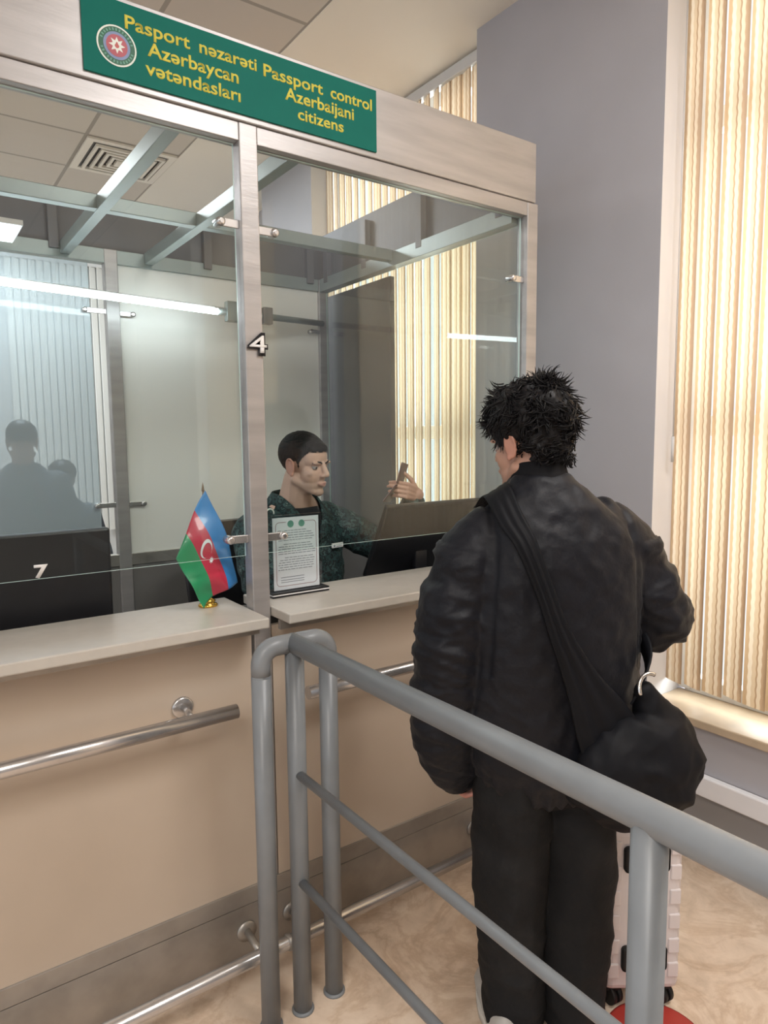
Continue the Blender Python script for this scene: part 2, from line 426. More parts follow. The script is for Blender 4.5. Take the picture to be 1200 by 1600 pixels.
for i, (a, b) in enumerate(WINS + ((3.1, 4.6),)):
    if i == 3: continue
    k = MB(); k.box((XF - .025, a - .0 + .002, .53), (XB + .0, b - .002, .562), .004); struct('trim_%d' % (3 + i), k, 'sill')
    k = MB()
    x0, x1 = XB - .02, XB + .05
    for z0, z1 in ((.562, .63), (1.62, 1.70), (2.78, 2.86), (ZC - .09, ZC - .006)): k.box((x0 + .004, a + .03, z0), (x1 - .004, b - .03, z1), .004)
    n = 3
    for q in range(n):
        yc = a + .03 + (b - a - .06) * q / (n - 1); k.box((x0, yc - .028, .57), (x1, yc + .028, ZC - .01), .004)
    w = struct('window_%d' % (i + 1), k, 'alu_white')
    g = MB(); g.box((XB + .012, a + .03, .6), (XB + .018, b - .03, ZC - .03)); struct('window_glass', g, 'glass', w)

def blinds(a, b, label, seed):
    rnd = random.Random(seed)
    t = thing('vertical_blind', label, 'blind', (2.52, (a + b) / 2, .6), 'vertical blinds along the window wall')
    k = MB(); uvl = k.bm.loops.layers.uv.new('UVMap')
    n = int((b - a - .06) / .078) + 1; pitch = (b - a - .085) / (n - 1)
    for q in range(n):
        yc = a + .0425 + q * pitch; ang = math.radians(12 + rnd.uniform(-15, 9)); w = .0445
        zb = .622 + rnd.uniform(-.006, .006); zt = ZC - .07
        dy, dx = math.cos(ang), math.sin(ang)
        cols = []
        for u in range(5):
            s = (u - 2) / 2 * w; bow = .0035 * (1 - ((u - 2) / 2) ** 2)
            cols.append((2.52 + dx * s - dy * bow, yc + dy * s + dx * bow))
        for off in (0,):
            prev = None
            for z in (zb, zt):
                ring = [k.bm.verts.new((x, y, z)) for x, y in cols] + [k.bm.verts.new((x - .0009 * dy, y + .0009 * dx, z)) for x, y in reversed(cols)]
                if prev:
                    N = len(ring)
                    for j in range(N):
                        f = k.bm.faces.new((prev[j], prev[(j + 1) % N], ring[(j + 1) % N], ring[j])); f.smooth = True
                        us = [(min(j, 9 - j) / 4), (min(j + 1, 9 - (j + 1) if j + 1 < 10 else 0) / 4)]
                        for lp, (uu, vv) in zip(f.loops, ((us[0], 0), (us[1], 0), (us[1], 3), (us[0], 3))): lp[uvl].uv = (uu, vv)
                    k.bm.faces.new(ring)
                else: k.bm.faces.new(list(reversed(ring)))
                prev = ring
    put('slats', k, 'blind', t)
    bx('head_rail', (2.495, a + .02, ZC - .07), (2.545, b - .02, ZC - .015), 'alu_white', t, .004)
    k = MB()
    k.tube([(2.47, a + .035 if a > 0 else b - .035, ZC - .08), (2.47, a + .035 if a > 0 else b - .035, 1.55)], .003, 8)
    k.tube([(2.47, a + .035 if a > 0 else b - .035, 1.62), (2.47, a + .035 if a > 0 else b - .035, 1.52)], .006, 8)
    put('cord', k, 'alu_white', t)
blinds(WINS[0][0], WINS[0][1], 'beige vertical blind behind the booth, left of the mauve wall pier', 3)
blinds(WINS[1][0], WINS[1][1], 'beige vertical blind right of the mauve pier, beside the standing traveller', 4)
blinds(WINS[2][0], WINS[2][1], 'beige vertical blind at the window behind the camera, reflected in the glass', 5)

# ceiling air vent and lit panel of the hall beyond
vt = thing('ceiling_vent', 'square white air vent of nested louvres in the tiled ceiling', 'vent', (1.42, 3.25, ZC))
k = MB()
def sq(k, h, wd, z0, z1):
    c = (1.42, 3.25)
    k.box((c[0] - h, c[1] - h, z0), (c[0] + h, c[1] - h + wd, z1)); k.box((c[0] - h, c[1] + h - wd, z0), (c[0] + h, c[1] + h, z1))
    k.box((c[0] - h, c[1] - h + wd, z0), (c[0] - h + wd, c[1] + h - wd, z1)); k.box((c[0] + h - wd, c[1] - h + wd, z0), (c[0] + h, c[1] + h - wd, z1))
sq(k, .29, .045, ZC - .014, ZC - .001); put('vent_frame', k, 'gypsum', vt)
k = MB()
for h in (.225, .18, .135, .09): sq(k, h, .018, ZC - .03, ZC - .012)
k.box((1.42 - .05, 3.25 - .05, ZC - .03), (1.42 + .05, 3.25 + .05, ZC - .012)); put('louvres', k, 'gypsum', vt)
bx('vent_backing', (1.18, 3.01, ZC - .006), (1.66, 3.49, ZC - .001), 'black', vt)
# ------------------------------------------------------------------ the booth
BX0, BX1 = -.28, 2.043
booth = thing('passport_booth', 'steel and glass passport control booth with beige lower panels and open roof', 'booth', (.88, .75, 0))
POSTX = ((-.283, -.228), (.832, .887), (1.987, 2.043))
def post(a, b, y0, y1, z1, mt='steel'): return bx('post', (a, y0, 0), (b, y1, z1), mt, booth, .003)
p4 = None
for i, (a, b) in enumerate(POSTX):
    o = post(a, b, -.002, .05, 2.5)
    if i == 1: p4 = o
for a, b in ((-.283, -.228), (.829, .887), (1.955, 2.012)): post(a, b, 1.5, 1.555, 2.5)
# numeral 4 on the middle post
me = text_mesh('4', .836, .899, 1.868, 1.930, -.0065, .003, .045); o = put('numeral', me, 'black', p4); o['label'] = 'black outline of the numeral 4'
me = text_mesh('4', .841, .894, 1.873, 1.924, -.0095, .003, .005); put('numeral_face', me, 'white', p4)['label'] = 'white numeral 4'
# header
k = MB(); k.box((BX0, -.008, 2.5), (2.024, .03, 2.712), .003); put('front_header', k, 'steel', booth)
for a, b in ((-.228, .832), (.887, 1.987)):
    bx('top_rail', (a, 0, 2.45), (b, .05, 2.4995), 'steel', booth, .002)
k = MB(); k.box((1.985, .05, 2.5), (2.012, 1.5, 2.735), .002)
for y in (.12, .62, 1.06, 1.43): k.box((1.955, y - .02, 2.47), (1.985, y + .02, 2.70), .002)
put('side_header', k, 'parapet', booth)
k = MB(); k.box((BX0, 1.52, 2.5), (2.012, 1.55, 2.74), .002)
for x in (.15, .62, 1.32, 1.9): k.box((x - .02, 1.49, 2.47), (x + .02, 1.52, 2.72), .002)
put('rear_header', k, 'parapet', booth)
bx('side_beam', (1.957, .052, 2.432), (2.010, 1.498, 2.499), 'alu', booth, .002)
bx('rear_beam', (BX0, 1.503, 2.436), (1.953, 1.553, 2.499), 'alu', booth, .002)
bx('roof_beam', (BX0, .815, 2.455), (1.955, .86, 2.505), 'alu', booth, .002)
for x in (.665, 1.03): bx('roof_beam', (x - .02, .05, 2.452), (x + .02, 1.5, 2.502), 'alu', booth, .002)
# lower front
for a, b in ((-.228, .822), (.89, 1.987)):
    bx('front_panel', (a, .0, .257), (b, .02, 1.062), 'panel', booth)
    bx('apron_strip', (a, -.06, 1.062), (b if b < 1 else 1.987, -.045, 1.09), 'steel_kick', booth)
k = MB(); k.box((BX0, -.006, .203), (1.987, .03, .257), .002); k.box((BX0, -.003, 0), (1.987, .03, .2), .002); put('kick_plate', k, 'steel_kick', booth)
bx('side_panel', (1.992, .05, .0), (2.012, 1.5, 1.1), 'greyboard', booth)
bx('rear_panel', (BX0, 1.515, 0), (1.955, 1.54, 1.03), 'greyboard', booth)
bx('rear_rail', (BX0, 1.505, 1.03), (1.955, 1.55, 1.086), 'steel_kick', booth, .002)
bx('raised_floor', (BX0, .03, .0), (1.99, 1.51, .27), 'greyboard', booth)

def pane(name, a, b, mt, axis, parent=booth):
    k = MB(); vs = k.box(a, b)
    for f in k.bm.faces:
        if abs(f.normal['xyz'.index(axis)]) < .5: f.material_index = 1
    return put(name, k, [mt, 'edge'], parent)
def clamp(parent, px, x, y, z, axis='x'):
    k = MB(); s = .011
    lo, hi = sorted((px, x))
    k.box((lo, y - .016, z - .012), (hi, y - .009, z + .012), .002)
    k.lathe([(.006, -.026), (.011, -.024), (.013, -.016), (.013, .012), (.008, .018)], (x, y, z), 16, axis='Y')
    return put('glass_clamp', k, 'steel_shiny', parent)
pl = pane('glass_pane', (-.225, .027, 1.28), (.826, .035, 2.449), 'glass', 'y')
pr = pane('glass_pane', (.893, .027, 1.28), (1.982, .035, 2.449), 'glass', 'y')
ps = pane('glass_pane', (1.996, .055, 1.1), (2.004, 1.495, 2.43), 'glass', 'x')
pb = pane('glass_pane', (-.225, 1.52, 1.09), (.76, 1.528, 2.43), 'rear_glass', 'y'); pb['label'] = 'hazy rear glass pane'
bx('white_panel', (.887, 1.52, 1.086), (1.955, 1.53, 2.436), 'whiteboard', booth)
for pan, px, x, z in ((pl, .832, .777, 2.229), (pl, .832, .774, 1.332), (pl, -.228, -.17, 2.229), (pl, -.228, -.17, 1.332),
                      (pr, .887, .943, 2.224), (pr, .887, .946, 1.33), (pr, 1.987, 1.929, 2.219), (pr, 1.987, 1.929, 1.33)):
    clamp(pan, px, x, .031, z)
for x, px, z in ((.735, .829, 2.22), (.745, .829, 1.325)): clamp(pb, px, x, 1.524, z)
for x, px, z in ((.945, .887, 2.215), (.955, .887, 1.325), (1.90, 1.955, 2.215)):
    k = MB(); k.box((min(x, px), 1.498, z - .011), (max(x, px), 1.505, z + .011), .002); k.lathe([(.006, -.03), (.012, -.028), (.012, .0)], (x, 1.52, z), 14, axis='Y'); put('panel_clamp', k, 'steel_shiny', booth)
me = text_mesh('7', .257, .289, 1.285, 1.318, .0245, .0015, .03); put('numeral', me, 'white', pl)['label'] = 'white numeral 7 at the lower edge of the pane'

# dark screen beside the booth
sp = thing('screen_panel', 'tall dark grey partition screen beyond the booth side glass', 'screen', (2.09, 1.25, 0))
bx('board', (2.055, .975, .12), (2.085, 1.60, 2.43), 'screen_dark', sp, .003)
for y in (1.05, 1.52): bx('foot', (2.035, y - .03, 0), (2.16, y + .03, .12), 'black', sp, .004)

# lit tube along the back of the booth
tl = thing('tube_light', 'long white lit tube lamp along the rear frame inside the booth', 'light', (1.0, 1.30, 2.25))
k = MB(); k.tube([(-.26, 1.30, 2.279), (1.282, 1.30, 2.231)], .0145, 12); put('lit_tube', k, 'tube', tl)
k = MB(); k.tube([(-.27, 1.31, 2.296), (1.33, 1.31, 2.247)], .008, 8); put('batten', k, 'alu_white', tl)
bx('end_box', (1.325, 1.285, 2.19), (1.39, 1.325, 2.285), 'alu', tl, .004)
bx('end_box', (1.515, 1.285, 2.195), (1.565, 1.325, 2.275), 'parapet', tl, .004)
k = MB(); k.tube([(1.27, 1.31, 2.235), (1.60, 1.31, 2.232), (1.965, 1.49, 2.262)], .016, 12); put('conduit', k, 'alu', tl)

lp = thing('panel_light', 'flat white lit panel lamp under the booth roof, above the long tube', 'light', (.17, 1.295, 2.47))
bx('light_frame', (-.105, 1.165, 2.452), (.455, 1.425, 2.472), 'alu_white', lp, .002)
bx('diffuser', (-.098, 1.172, 2.446), (.448, 1.418, 2.453), 'lamp', lp)

# counters, rails, sign
def slab(x0, x1, label):
    k = MB(); k.box((x0, -.117, 1.09), (x1, .21, 1.12), .004)
    return tag(put('counter_shelf', k, 'stone', origin=((x0 + x1) / 2, .05, 1.09)), label, 'counter', 'counter shelves of the booth')
slab(-.23, .828, 'cream counter shelf left of the post, with the little flag on it')
slab(.891, 1.984, 'cream counter shelf right of the post, in front of the officer')
def handrail(x0, x1, label, br):
    t = thing('handrail', label, 'handrail', ((x0 + x1) / 2, 0, .857), 'handrails on the booth front')
    k = MB(); k.tube([(x0, -.082, .857), (x1, -.082, .857)], .0205, 20); put('tube', k, 'steel_shiny', t)
    for x in br:
        k = MB(); k.lathe([(.031, -.0005), (.031, -.006), (.026, -.009), (.012, -.010)], (x, 0, .873), 20, axis='Y')
        k.tube([(x, -.008, .873), (x, -.05, .873), (x, -.078, .862)], .0095, 12); put('bracket', k, 'steel_shiny', t)
handrail(-.22, .735, 'short steel handrail on the left beige panel, with a round bracket', (-.1, .606))
handrail(.965, 1.93, 'steel handrail on the right beige panel, behind the grey railing', (1.09, 1.8))
t = thing('foot_rail', 'low steel foot rail along the bottom of the booth', 'foot rail', (.85, -.115, 0))
k = MB(); k.tube([(-.27, -.115, .11), (1.98, -.115, .11)], .0205, 20); put('tube', k, 'steel_shiny', t)
for x in (.02, .774, .93, 1.72):
    k = MB(); k.lathe([(.032, -.003), (.032, -.008), (.014, -.011)], (x, 0, .118), 18, axis='Y'); k.tube([(x, -.01, .118), (x, -.1, .112)], .011, 12); put('bracket', k, 'steel_kick', t)
k = MB(); k.lathe([(.022, -.006), (.0245, -.004), (.0245, .004), (.022, .006)], (.862, -.115, .11), 20, axis='X'); put('joint_ring', k, 'steel_kick', t)

sg = thing('sign_board', 'green passport control sign with yellow lettering and a round emblem', 'sign', (.86, -.01, 2.516))
bx('board', (.431, -.014, 2.516), (1.290, -.008, 2.698), 'green', sg)
for body, x0, x1, zb, zt in (('Pasport', .532, .697, 2.640, 2.673), ('n\u0259zar\u0259ti', .722, .886, 2.640, 2.673), ('Az\u0259rbaycan', .585, .831, 2.592, 2.6265), ('v\u0259t\u0259ndaslar\u0131', .578, .835, 2.5455, 2.580),
                             ('Passport', .906, 1.098, 2.634, 2.668), ('control', 1.124, 1.273, 2.634, 2.668), ('Azerbaijani', .972, 1.206, 2.590, 2.625), ('citizens', 1.012, 1.168, 2.5455, 2.578)):
    put('lettering', text_mesh(body, x0, x1, zb, zt, -.0142, .0005, .018), 'yellow', sg)
em = None
def disc(k, r, y0, y1, mi=0, n=40, c=(.510, 2.591)):
    k.prism([(c[0] + r * math.cos(2 * PI * j / n), y0, c[1] + r * math.sin(2 * PI * j / n)) for j in range(n)], (0, y1 - y0, 0), mi)
k = MB(); disc(k, .0475, -.0142, -.0152, 0); disc(k, .0435, -.0152, -.0156, 1); disc(k, .032, -.0156, -.0160, 2); disc(k, .0255, -.0160, -.0164, 3)
st = []
for j in range(16):
    r = .0195 if j % 2 == 0 else .0105; a = PI * j / 8 + PI / 2; st.append((.510 + r * math.cos(a), -.0164, 2.592 + r * math.sin(a)))
k.prism(st, (0, -.0004, 0), 0)
fl = [(.510 + .0055 * math.cos(2 * PI * j / 12) * (1 if math.sin(2 * PI * j / 12) < .2 else .55), -.0168, 2.591 + (.0085 if math.sin(2 * PI * j / 12) > 0 else .006) * math.sin(2 * PI * j / 12)) for j in range(12)]
k.prism(fl, (0, -.0004, 0), 4)
for j in range(30):   # ring of small illegible marks
    a = 2 * PI * j / 30 + .1
    if abs(math.sin(a)) < .13: continue
    cx, cz = .510 + .0378 * math.cos(a), 2.591 + .0378 * math.sin(a); u = V((math.cos(a), 0, math.sin(a))); w = V((-math.sin(a), 0, math.cos(a)))
    c = V((cx, -.0156, cz)); k.prism([c + u * .003 + w * .0018, c - u * .003 + w * .0018, c - u * .003 - w * .0018, c + u * .003 - w * .0018], (0, -.0003, 0), 5)
put('emblem', k, ['offwhite', 'darkgreen', 'bluem', 'redm', 'red', 'inkgreen'], sg)['label'] = 'round state emblem with a white eight-pointed star'

# ------------------------------------------------------------------ grey railing
rg = thing('queue_railing', 'grey painted pipe railing with three close posts, in front of the traveller', 'railing', (.833, -.8, 0))
ZR, RR = 1.077, .0262
def rpost(x, y, z1):
    k = MB(); k.tube([(x, y, 0), (x, y, z1)], RR, 22)
    k.lathe([(RR + .006, 0), (RR + .006, .004), (RR + .001, .008)], (x, y, 0), 20)
    return put('post', k, 'rail', rg)
def bend(x0, x1):
    k = MB(); s = 1 if x1 > x0 else -1; r = .045
    pts = [(x0, -.243, ZR - .075)] + [(x0 + s * (r - r * math.cos(a)), -.243, ZR - r + r * math.sin(a)) for a in [PI / 2 * j / 8 for j in range(9)]] + [(x1, -.243, ZR)]
    k.tube(pts, RR, 22); return k
rpost(.738, -.243, ZR - .07); rpost(.836, -.246, ZR); rpost(.942, -.243, ZR - .07); rpost(.833, -1.32, ZR); rpost(.833, -2.4, ZR)
put('elbow', bend(.738, .845), 'rail', rg); put('elbow', bend(.942, .83), 'rail', rg)
k = MB(); k.tube([(.833, -.235, ZR), (.833, -2.43, ZR + .014)], RR, 22); put('top_rail', k, 'rail', rg)
for z in (.712, .398):
    k = MB(); k.tube([(.833, -.25, z), (.833, -2.4, z + .016)], .0123, 16); put('middle_rail', k, 'rail', rg)

st_ = MB(); st_.lathe([(.135, .0005), (.135, .0016), (.13, .002)], (1.555, -.905, 0), 40); tag(put('floor_sticker', st_, 'red', origin=(1.555, -.905, 0)), 'round red sticker on the floor by the suitcase', 'sticker')

# ------------------------------------------------------------------ desk things
desk = MB(); desk.box((-.2, .215, 1.0), (1.95, .42, 1.03), .004)
for x in (-.15, .86, 1.9): desk.box((x - .02, .36, .27), (x + .02, .41, 1.0))
tag(put('desk', desk, 'greyboard', origin=(.9, .4, .27)), 'grey desk behind the counter inside the booth', 'desk')
def monitor(label, x0, x1, yb, yt, zb, zt, group='monitors on the booth desk'):
    """back of the screen faces -Y; yb / yt: depth of its bottom and top edge"""
    t = thing('monitor', label, 'monitor', ((x0 + x1) / 2, (yb + yt) / 2 + .05, 1.03), group)
    c = V(((x0 + x1) / 2, (yb + yt) / 2, (zb + zt) / 2)); d = V((0, yt - yb, zt - zb)); h = d.length; d.normalize()
    n = V((1, 0, 0)).cross(d); R3 = Matrix((V((1, 0, 0)), n, d)).transposed()   # n points to -Y or +Y
    if n.y < 0: n = -n; R3 = Matrix((V((1, 0, 0)), n, d)).transposed()
    w = x1 - x0
    k = MB(); k.box(c - V((w / 2, .014, h / 2)), c + V((w / 2, .014, h / 2)), .008, rot=R3); put('housing', k, 'black', t)
    k = MB(); cc = c + n * .0145; k.box(cc - V((w / 2 - .012, .001, h / 2 - .012)), cc + V((w / 2 - .012, .001, h / 2 - .012)), rot=R3); put('screen', k, 'greyboard', t)
    k = MB(); k.box((c.x - .03, c.y + .015, 1.04), (c.x + .03, c.y + .04, c.z), .004); k.box((c.x - .11, c.y - .04, 1.03), (c.x + .11, c.y + .12, 1.042), .004); put('stand', k, 'black', t)
monitor('black monitor seen from behind, between the officer and the traveller', 1.475, 1.965, .375, .215, 1.075, 1.372)
monitor('large black monitor seen from behind, left of the flag', -.03, .505, .31, .30, 1.045, 1.366)

def chair(loc, az, label, back=True):
    t = thing('office_chair', label, 'chair', loc, 'office chairs in the booth')
    L = V(loc); F = Matrix.Rotation(az, 3, 'Z')
    def P(x, y, z): return L + F @ V((x, y, z))
    k = MB(); k.box(P(0, 0, .45) - V((.24, .23, .04)), P(0, 0, .45) + V((.24, .23, .04)), .03, rot=F, seg=4); put('seat', k, 'black', t)
    k = MB()
    rings = []
    for z, w, y in ((.5, .17, -.22), (.6, .215, -.235), (.78, .225, -.25), (.93, .20, -.262), (.99, .13, -.265)):
        rings.append([P(w * math.cos(a), y + .03 * math.sin(a), z) for a in [2 * PI * j / 20 for j in range(20)]])
    k.loft(rings); put('backrest', k, 'black', t)
    k = MB(); k.tube([P(0, 0, .41), P(0, 0, .1)], .03, 14); put('column', k, 'black', t)
    for s in (-1, 1):
        k = MB(); k.tube([P(s * .22, -.05, .45), P(s * .275, -.05, .5), P(s * .275, -.03, .64), P(s * .275, .12, .665), P(s * .275, .16, .66)], .02, 10); put('armrest', k, 'black', t)
    k = MB()
    for j in range(5):
        a = 2 * PI * j / 5; k.tube([P(0, 0, .11), P(.26 * math.cos(a), .26 * math.sin(a), .07)], .018, 8); k.ell(P(.26 * math.cos(a), .26 * math.sin(a), .03), .03, seg=10)
    put('base', k, 'rubber', t)
chair((1.25, .84, .27), math.radians(190), 'black office chair the officer sits on, its back at his shoulder')
chair((.24, .88, .27), math.radians(172), 'black office chair behind the left monitor')

# flag on its stand
fg = thing('table_flag', 'small blue red and green flag drooping on a gold stand', 'flag', (.74, .126, 1.12))
k = MB(); k.lathe([(.028, 0), (.030, .004), (.027, .008), (.019, .012), (.024, .017), (.017, .022), (.008, .028), (.007, .04)], (.74, .126, 1.12), 24); put('stand_base', k, 'gold', fg)
k = MB(); k.tube([(.74, .126, 1.14), (.738, .126, 1.475)], .0032, 10); k.tube([(.738, .126, 1.472), (.738, .126, 1.498)], [.005, .0006], 10); put('pole', k, 'wood', fg)
# cloth corners: hoist-top, hoist-bottom, fly-top, fly-bottom
HT, HB_, FT, FB = V((.740, .112, 1.474)), V((.637, .095, 1.282)), V((.829, .098, 1.186)), V((.707, .078, 1.128))
def cloth_pt(u, v):      # u along the fly, v down the hoist
    p = HT.lerp(HB_, v).lerp(FT.lerp(FB, v), u)
    p = p + V((.012 * math.sin(PI * u) * (1 - v), 0, .008 * math.sin(PI * v)))
    p.y += .010 * math.sin(7.5 * v + 2.2 * u) * (.35 + u) - .016 * math.sin(PI * u) + .006 * math.sin(11 * u + 5 * v)
    return p
k = MB(); NU, NV = 36, 30
gr = [[k.bm.verts.new(cloth_pt(i / NU, j / NV)) for j in range(NV + 1)] for i in range(NU + 1)]
gb = [[k.bm.verts.new(cloth_pt(i / NU, j / NV) + V((0, .0016, 0))) for j in range(NV + 1)] for i in range(NU + 1)]
for i in range(NU):
    for j in range(NV):
        mi = min(2, j * 3 // NV)
        for g in (gr, gb):
            f = k.bm.faces.new((g[i][j], g[i + 1][j], g[i + 1][j + 1], g[i][j + 1])); f.material_index = mi; f.smooth = True
for i in range(NU):
    for j in (0, NV): k.bm.faces.new((gr[i][j], gr[i + 1][j], gb[i + 1][j], gb[i][j])).material_index = 0 if j == 0 else 2
for j in range(NV):
    for i in (0, NU): k.bm.faces.new((gr[i][j], gr[i][j + 1], gb[i][j + 1], gb[i][j])).material_index = min(2, j * 3 // NV)
cl = put('cloth', k, ['fblue', 'fred', 'fgreen'], fg)
def on_cloth(pts, k):     # flat shape laid on the cloth
    a = [k.bm.verts.new(cloth_pt(u, v) + V((0, -.0012, 0))) for u, v in pts]; b = [k.bm.verts.new(cloth_pt(u, v) + V((0, -.0004, 0))) for u, v in pts]
    return a, b
def cshape(k, pairs):
    prev = None
    for (o_, i_) in pairs:
        q = [k.bm.verts.new(cloth_pt(*o_) + V((0, -.0022, 0))), k.bm.verts.new(cloth_pt(*i_) + V((0, -.0022, 0)))]
        if prev: k.bm.faces.new((prev[0], q[0], q[1], prev[1]))
        prev = q
k = MB(); cu, cv = .37, .5; prs = []
for j in range(25):
    a = PI * .16 + (2 * PI - PI * .32) * j / 24
    o_ = (cu + .095 * math.cos(a), cv + .135 * math.sin(a)); i_ = (cu + .022 + .078 * math.cos(a) , cv + .108 * math.sin(a))
    prs.append((o_, i_))
cshape(k, prs)
k2 = []
for j in range(17):
    r = 1 if j % 2 == 0 else .5; a = 2 * PI * j / 16; k2.append(((cu + .155 + .038 * r * math.cos(a), cv + .055 * r * math.sin(a)), (cu + .155, cv)))
cshape(k, k2)
so = put('crescent_and_star', k, 'paper', cl)
md = so.modifiers.new('thick', 'SOLIDIFY'); md.thickness = .0006; md.offset = 0

# acrylic notice
nh = thing('notice_holder', 'clear acrylic stand with a white notice sheet on the right counter', 'notice', (1.04, .12, 1.12))
k = MB(); k.box((.938, .085, 1.1205), (1.146, .155, 1.126), .001, 0); k.box((.938, .085, 1.126), (1.146, .155, 1.130), .001, 1); k.box((.938, .085, 1.130), (1.146, .155, 1.136), .001, 0); put('holder_base', k, ['black', 'white'], nh)
k = MB(); k.box((.951, .104, 1.136), (1.132, .1075, 1.382)); k.box((.951, .1105, 1.136), (1.132, .114, 1.382)); put('acrylic_sleeve', k, ['acryl'], nh)
sh = bx('sheet', (.955, .1083, 1.139), (1.122, .1097, 1.374), 'paper', nh); sh['label'] = 'white printed notice sheet'
k = MB(); y = .1081
def line(x0, x1, z, t=.0022, mi=0): k.box((x0, y, z), (x1, y + .0002, z + t), mi=mi)
def ringpath(x0, x1, z0, z1, r, w, mi):
    pts = []
    for cx, cz, a0 in ((x1 - r, z1 - r, 0), (x0 + r, z1 - r, PI / 2), (x0 + r, z0 + r, PI), (x1 - r, z0 + r, 1.5 * PI)):
        for j in range(6): pts.append((cx + r * math.cos(a0 + PI / 2 * j / 5), cz + r * math.sin(a0 + PI / 2 * j / 5), cx, cz))
    n = len(pts)
    for j in range(n):
        p, q = pts[j], pts[(j + 1) % n]
        def inn(p): d = V((p[0] - p[2], 0, p[1] - p[3])); d.normalize(); return (p[0] - d.x * w, p[1] - d.z * w)
        if p[1] > z1 - .0005 and q[1] > z1 - .0005 and abs(p[0] - q[0]) > .02:   # the frame opens above for the two seals
            a, b = (p, q) if p[0] < q[0] else (q, p); xm = (x0 + x1) / 2
            k.box((a[0], y, z1 - w), (xm - .036, y + .0002, z1), mi=mi); k.box((xm + .030, y, z1 - w), (b[0], y + .0002, z1), mi=mi); continue
        ip, iq = inn(p), inn(q)
        k.prism([(p[0], y, p[1]), (q[0], y, q[1]), (iq[0], y, iq[1]), (ip[0], y, ip[1])], (0, .0002, 0), mi)
ringpath(.964, 1.114, 1.150, 1.360, .014, .0022, 1)
for cx in (1.019, 1.059): disc(k, .0115, y, y + .0002, 2, 20, (cx, 1.352))
z = 1.330
for blk in ((.99, 1.085, 1), (.97, 1.105, 4), (0, 0, 0), (.985, 1.09, 1), (.97, 1.108, 4), (0, 0, 0), (.99, 1.10, 1), (.97, 1.106, 5)):
    for j in range(blk[2]):
        rnd = random.Random(int(z * 9000)); x = blk[0] + rnd.uniform(0, .01)
        while x < blk[1] - .008:
            w = rnd.uniform(.006, .02); line(x, min(x + w, blk[1]), z); x += w + .0025
        z -= .0078
    if blk[2] == 0: z -= .005
for zz in (1.178, 1.169, 1.162): line(.98, 1.065, zz, .0022, 0)
put('print', k, ['ink', 'inkred', 'inkgreen'], sh)

# ------------------------------------------------------------------ people
def frame(loc, az, pitch=0.0, roll=0.0):
    """local axes: x to the person's right, y to the front, z up; az is the heading of y"""
    return Matrix.Translation(V(loc)) @ Matrix.Rotation(az - PI / 2, 4, 'Z') @ Matrix.Rotation(pitch, 4, 'X') @ Matrix.Rotation(roll, 4, 'Y')
def head_blobs(k, T, s=1.0, beard=False):
    R3 = T.to_3x3().normalized()
    def P(x, y, z): return T @ V((x * s, y * s, z * s))
    def E(c, r, rot=None): k.ell(P(*c), V(r) * s, R3 @ rot if rot is not None else R3, seg=22)
    def C(a, b, ra, rb): k.cap(P(*a), P(*b), ra * s, rb * s)
    E((0, -.014, .036), (.076, .094, .084)); E((0, .042, .03), (.061, .045, .052))
    E((0, .043, -.03), (.058, .044, .058)); E((0, .032, -.072), (.050, .052, .040))
    E((0, .070, -.100), (.022, .020, .017))
    for q in (-1, 1):
        E((q * .040, .055, -.026), (.018, .018, .018)); E((q * .030, .080, .014), (.024, .010, .0075))
        C((q * .052, -.005, -.060), (q * .020, .062, -.097), .018, .014)
        E((q * .0115, .096, -.034), (.0085, .010, .0075))
        # ear: rim, lobe and hollow shell
        a = [P(q * (.079 + .006 * math.sin(t)), -.006 + .017 * math.cos(t) - .004, -.006 + .030 * math.sin(t)) for t in [2 * PI * j / 14 for j in range(15)]]
        for p0, p1 in zip(a, a[1:]): k.cap(p0, p1, .0042 * s, .0042 * s, 8)
        E((q * .076, -.008, -.006), (.006, .015, .026)); E((q * .077, -.002, -.036), (.006, .008, .009))
    C((0, .084, .012), (0, .103, -.026), .009, .0115); E((0, .1045, -.030), (.0125, .011, .0105))
    C((-.020, .086, -.064), (-.006, .0945, -.0605), .0045, .0055); C((.020, .086, -.064), (.006, .0945, -.0605), .0045, .0055); C((-.006, .0945, -.0605), (.006, .0945, -.0605), .0055, .0055)
    C((-.017, .086, -.067), (0, .0935, -.0725), .005, .0065); C((.017, .086, -.067), (0, .0935, -.0725), .005, .0065)
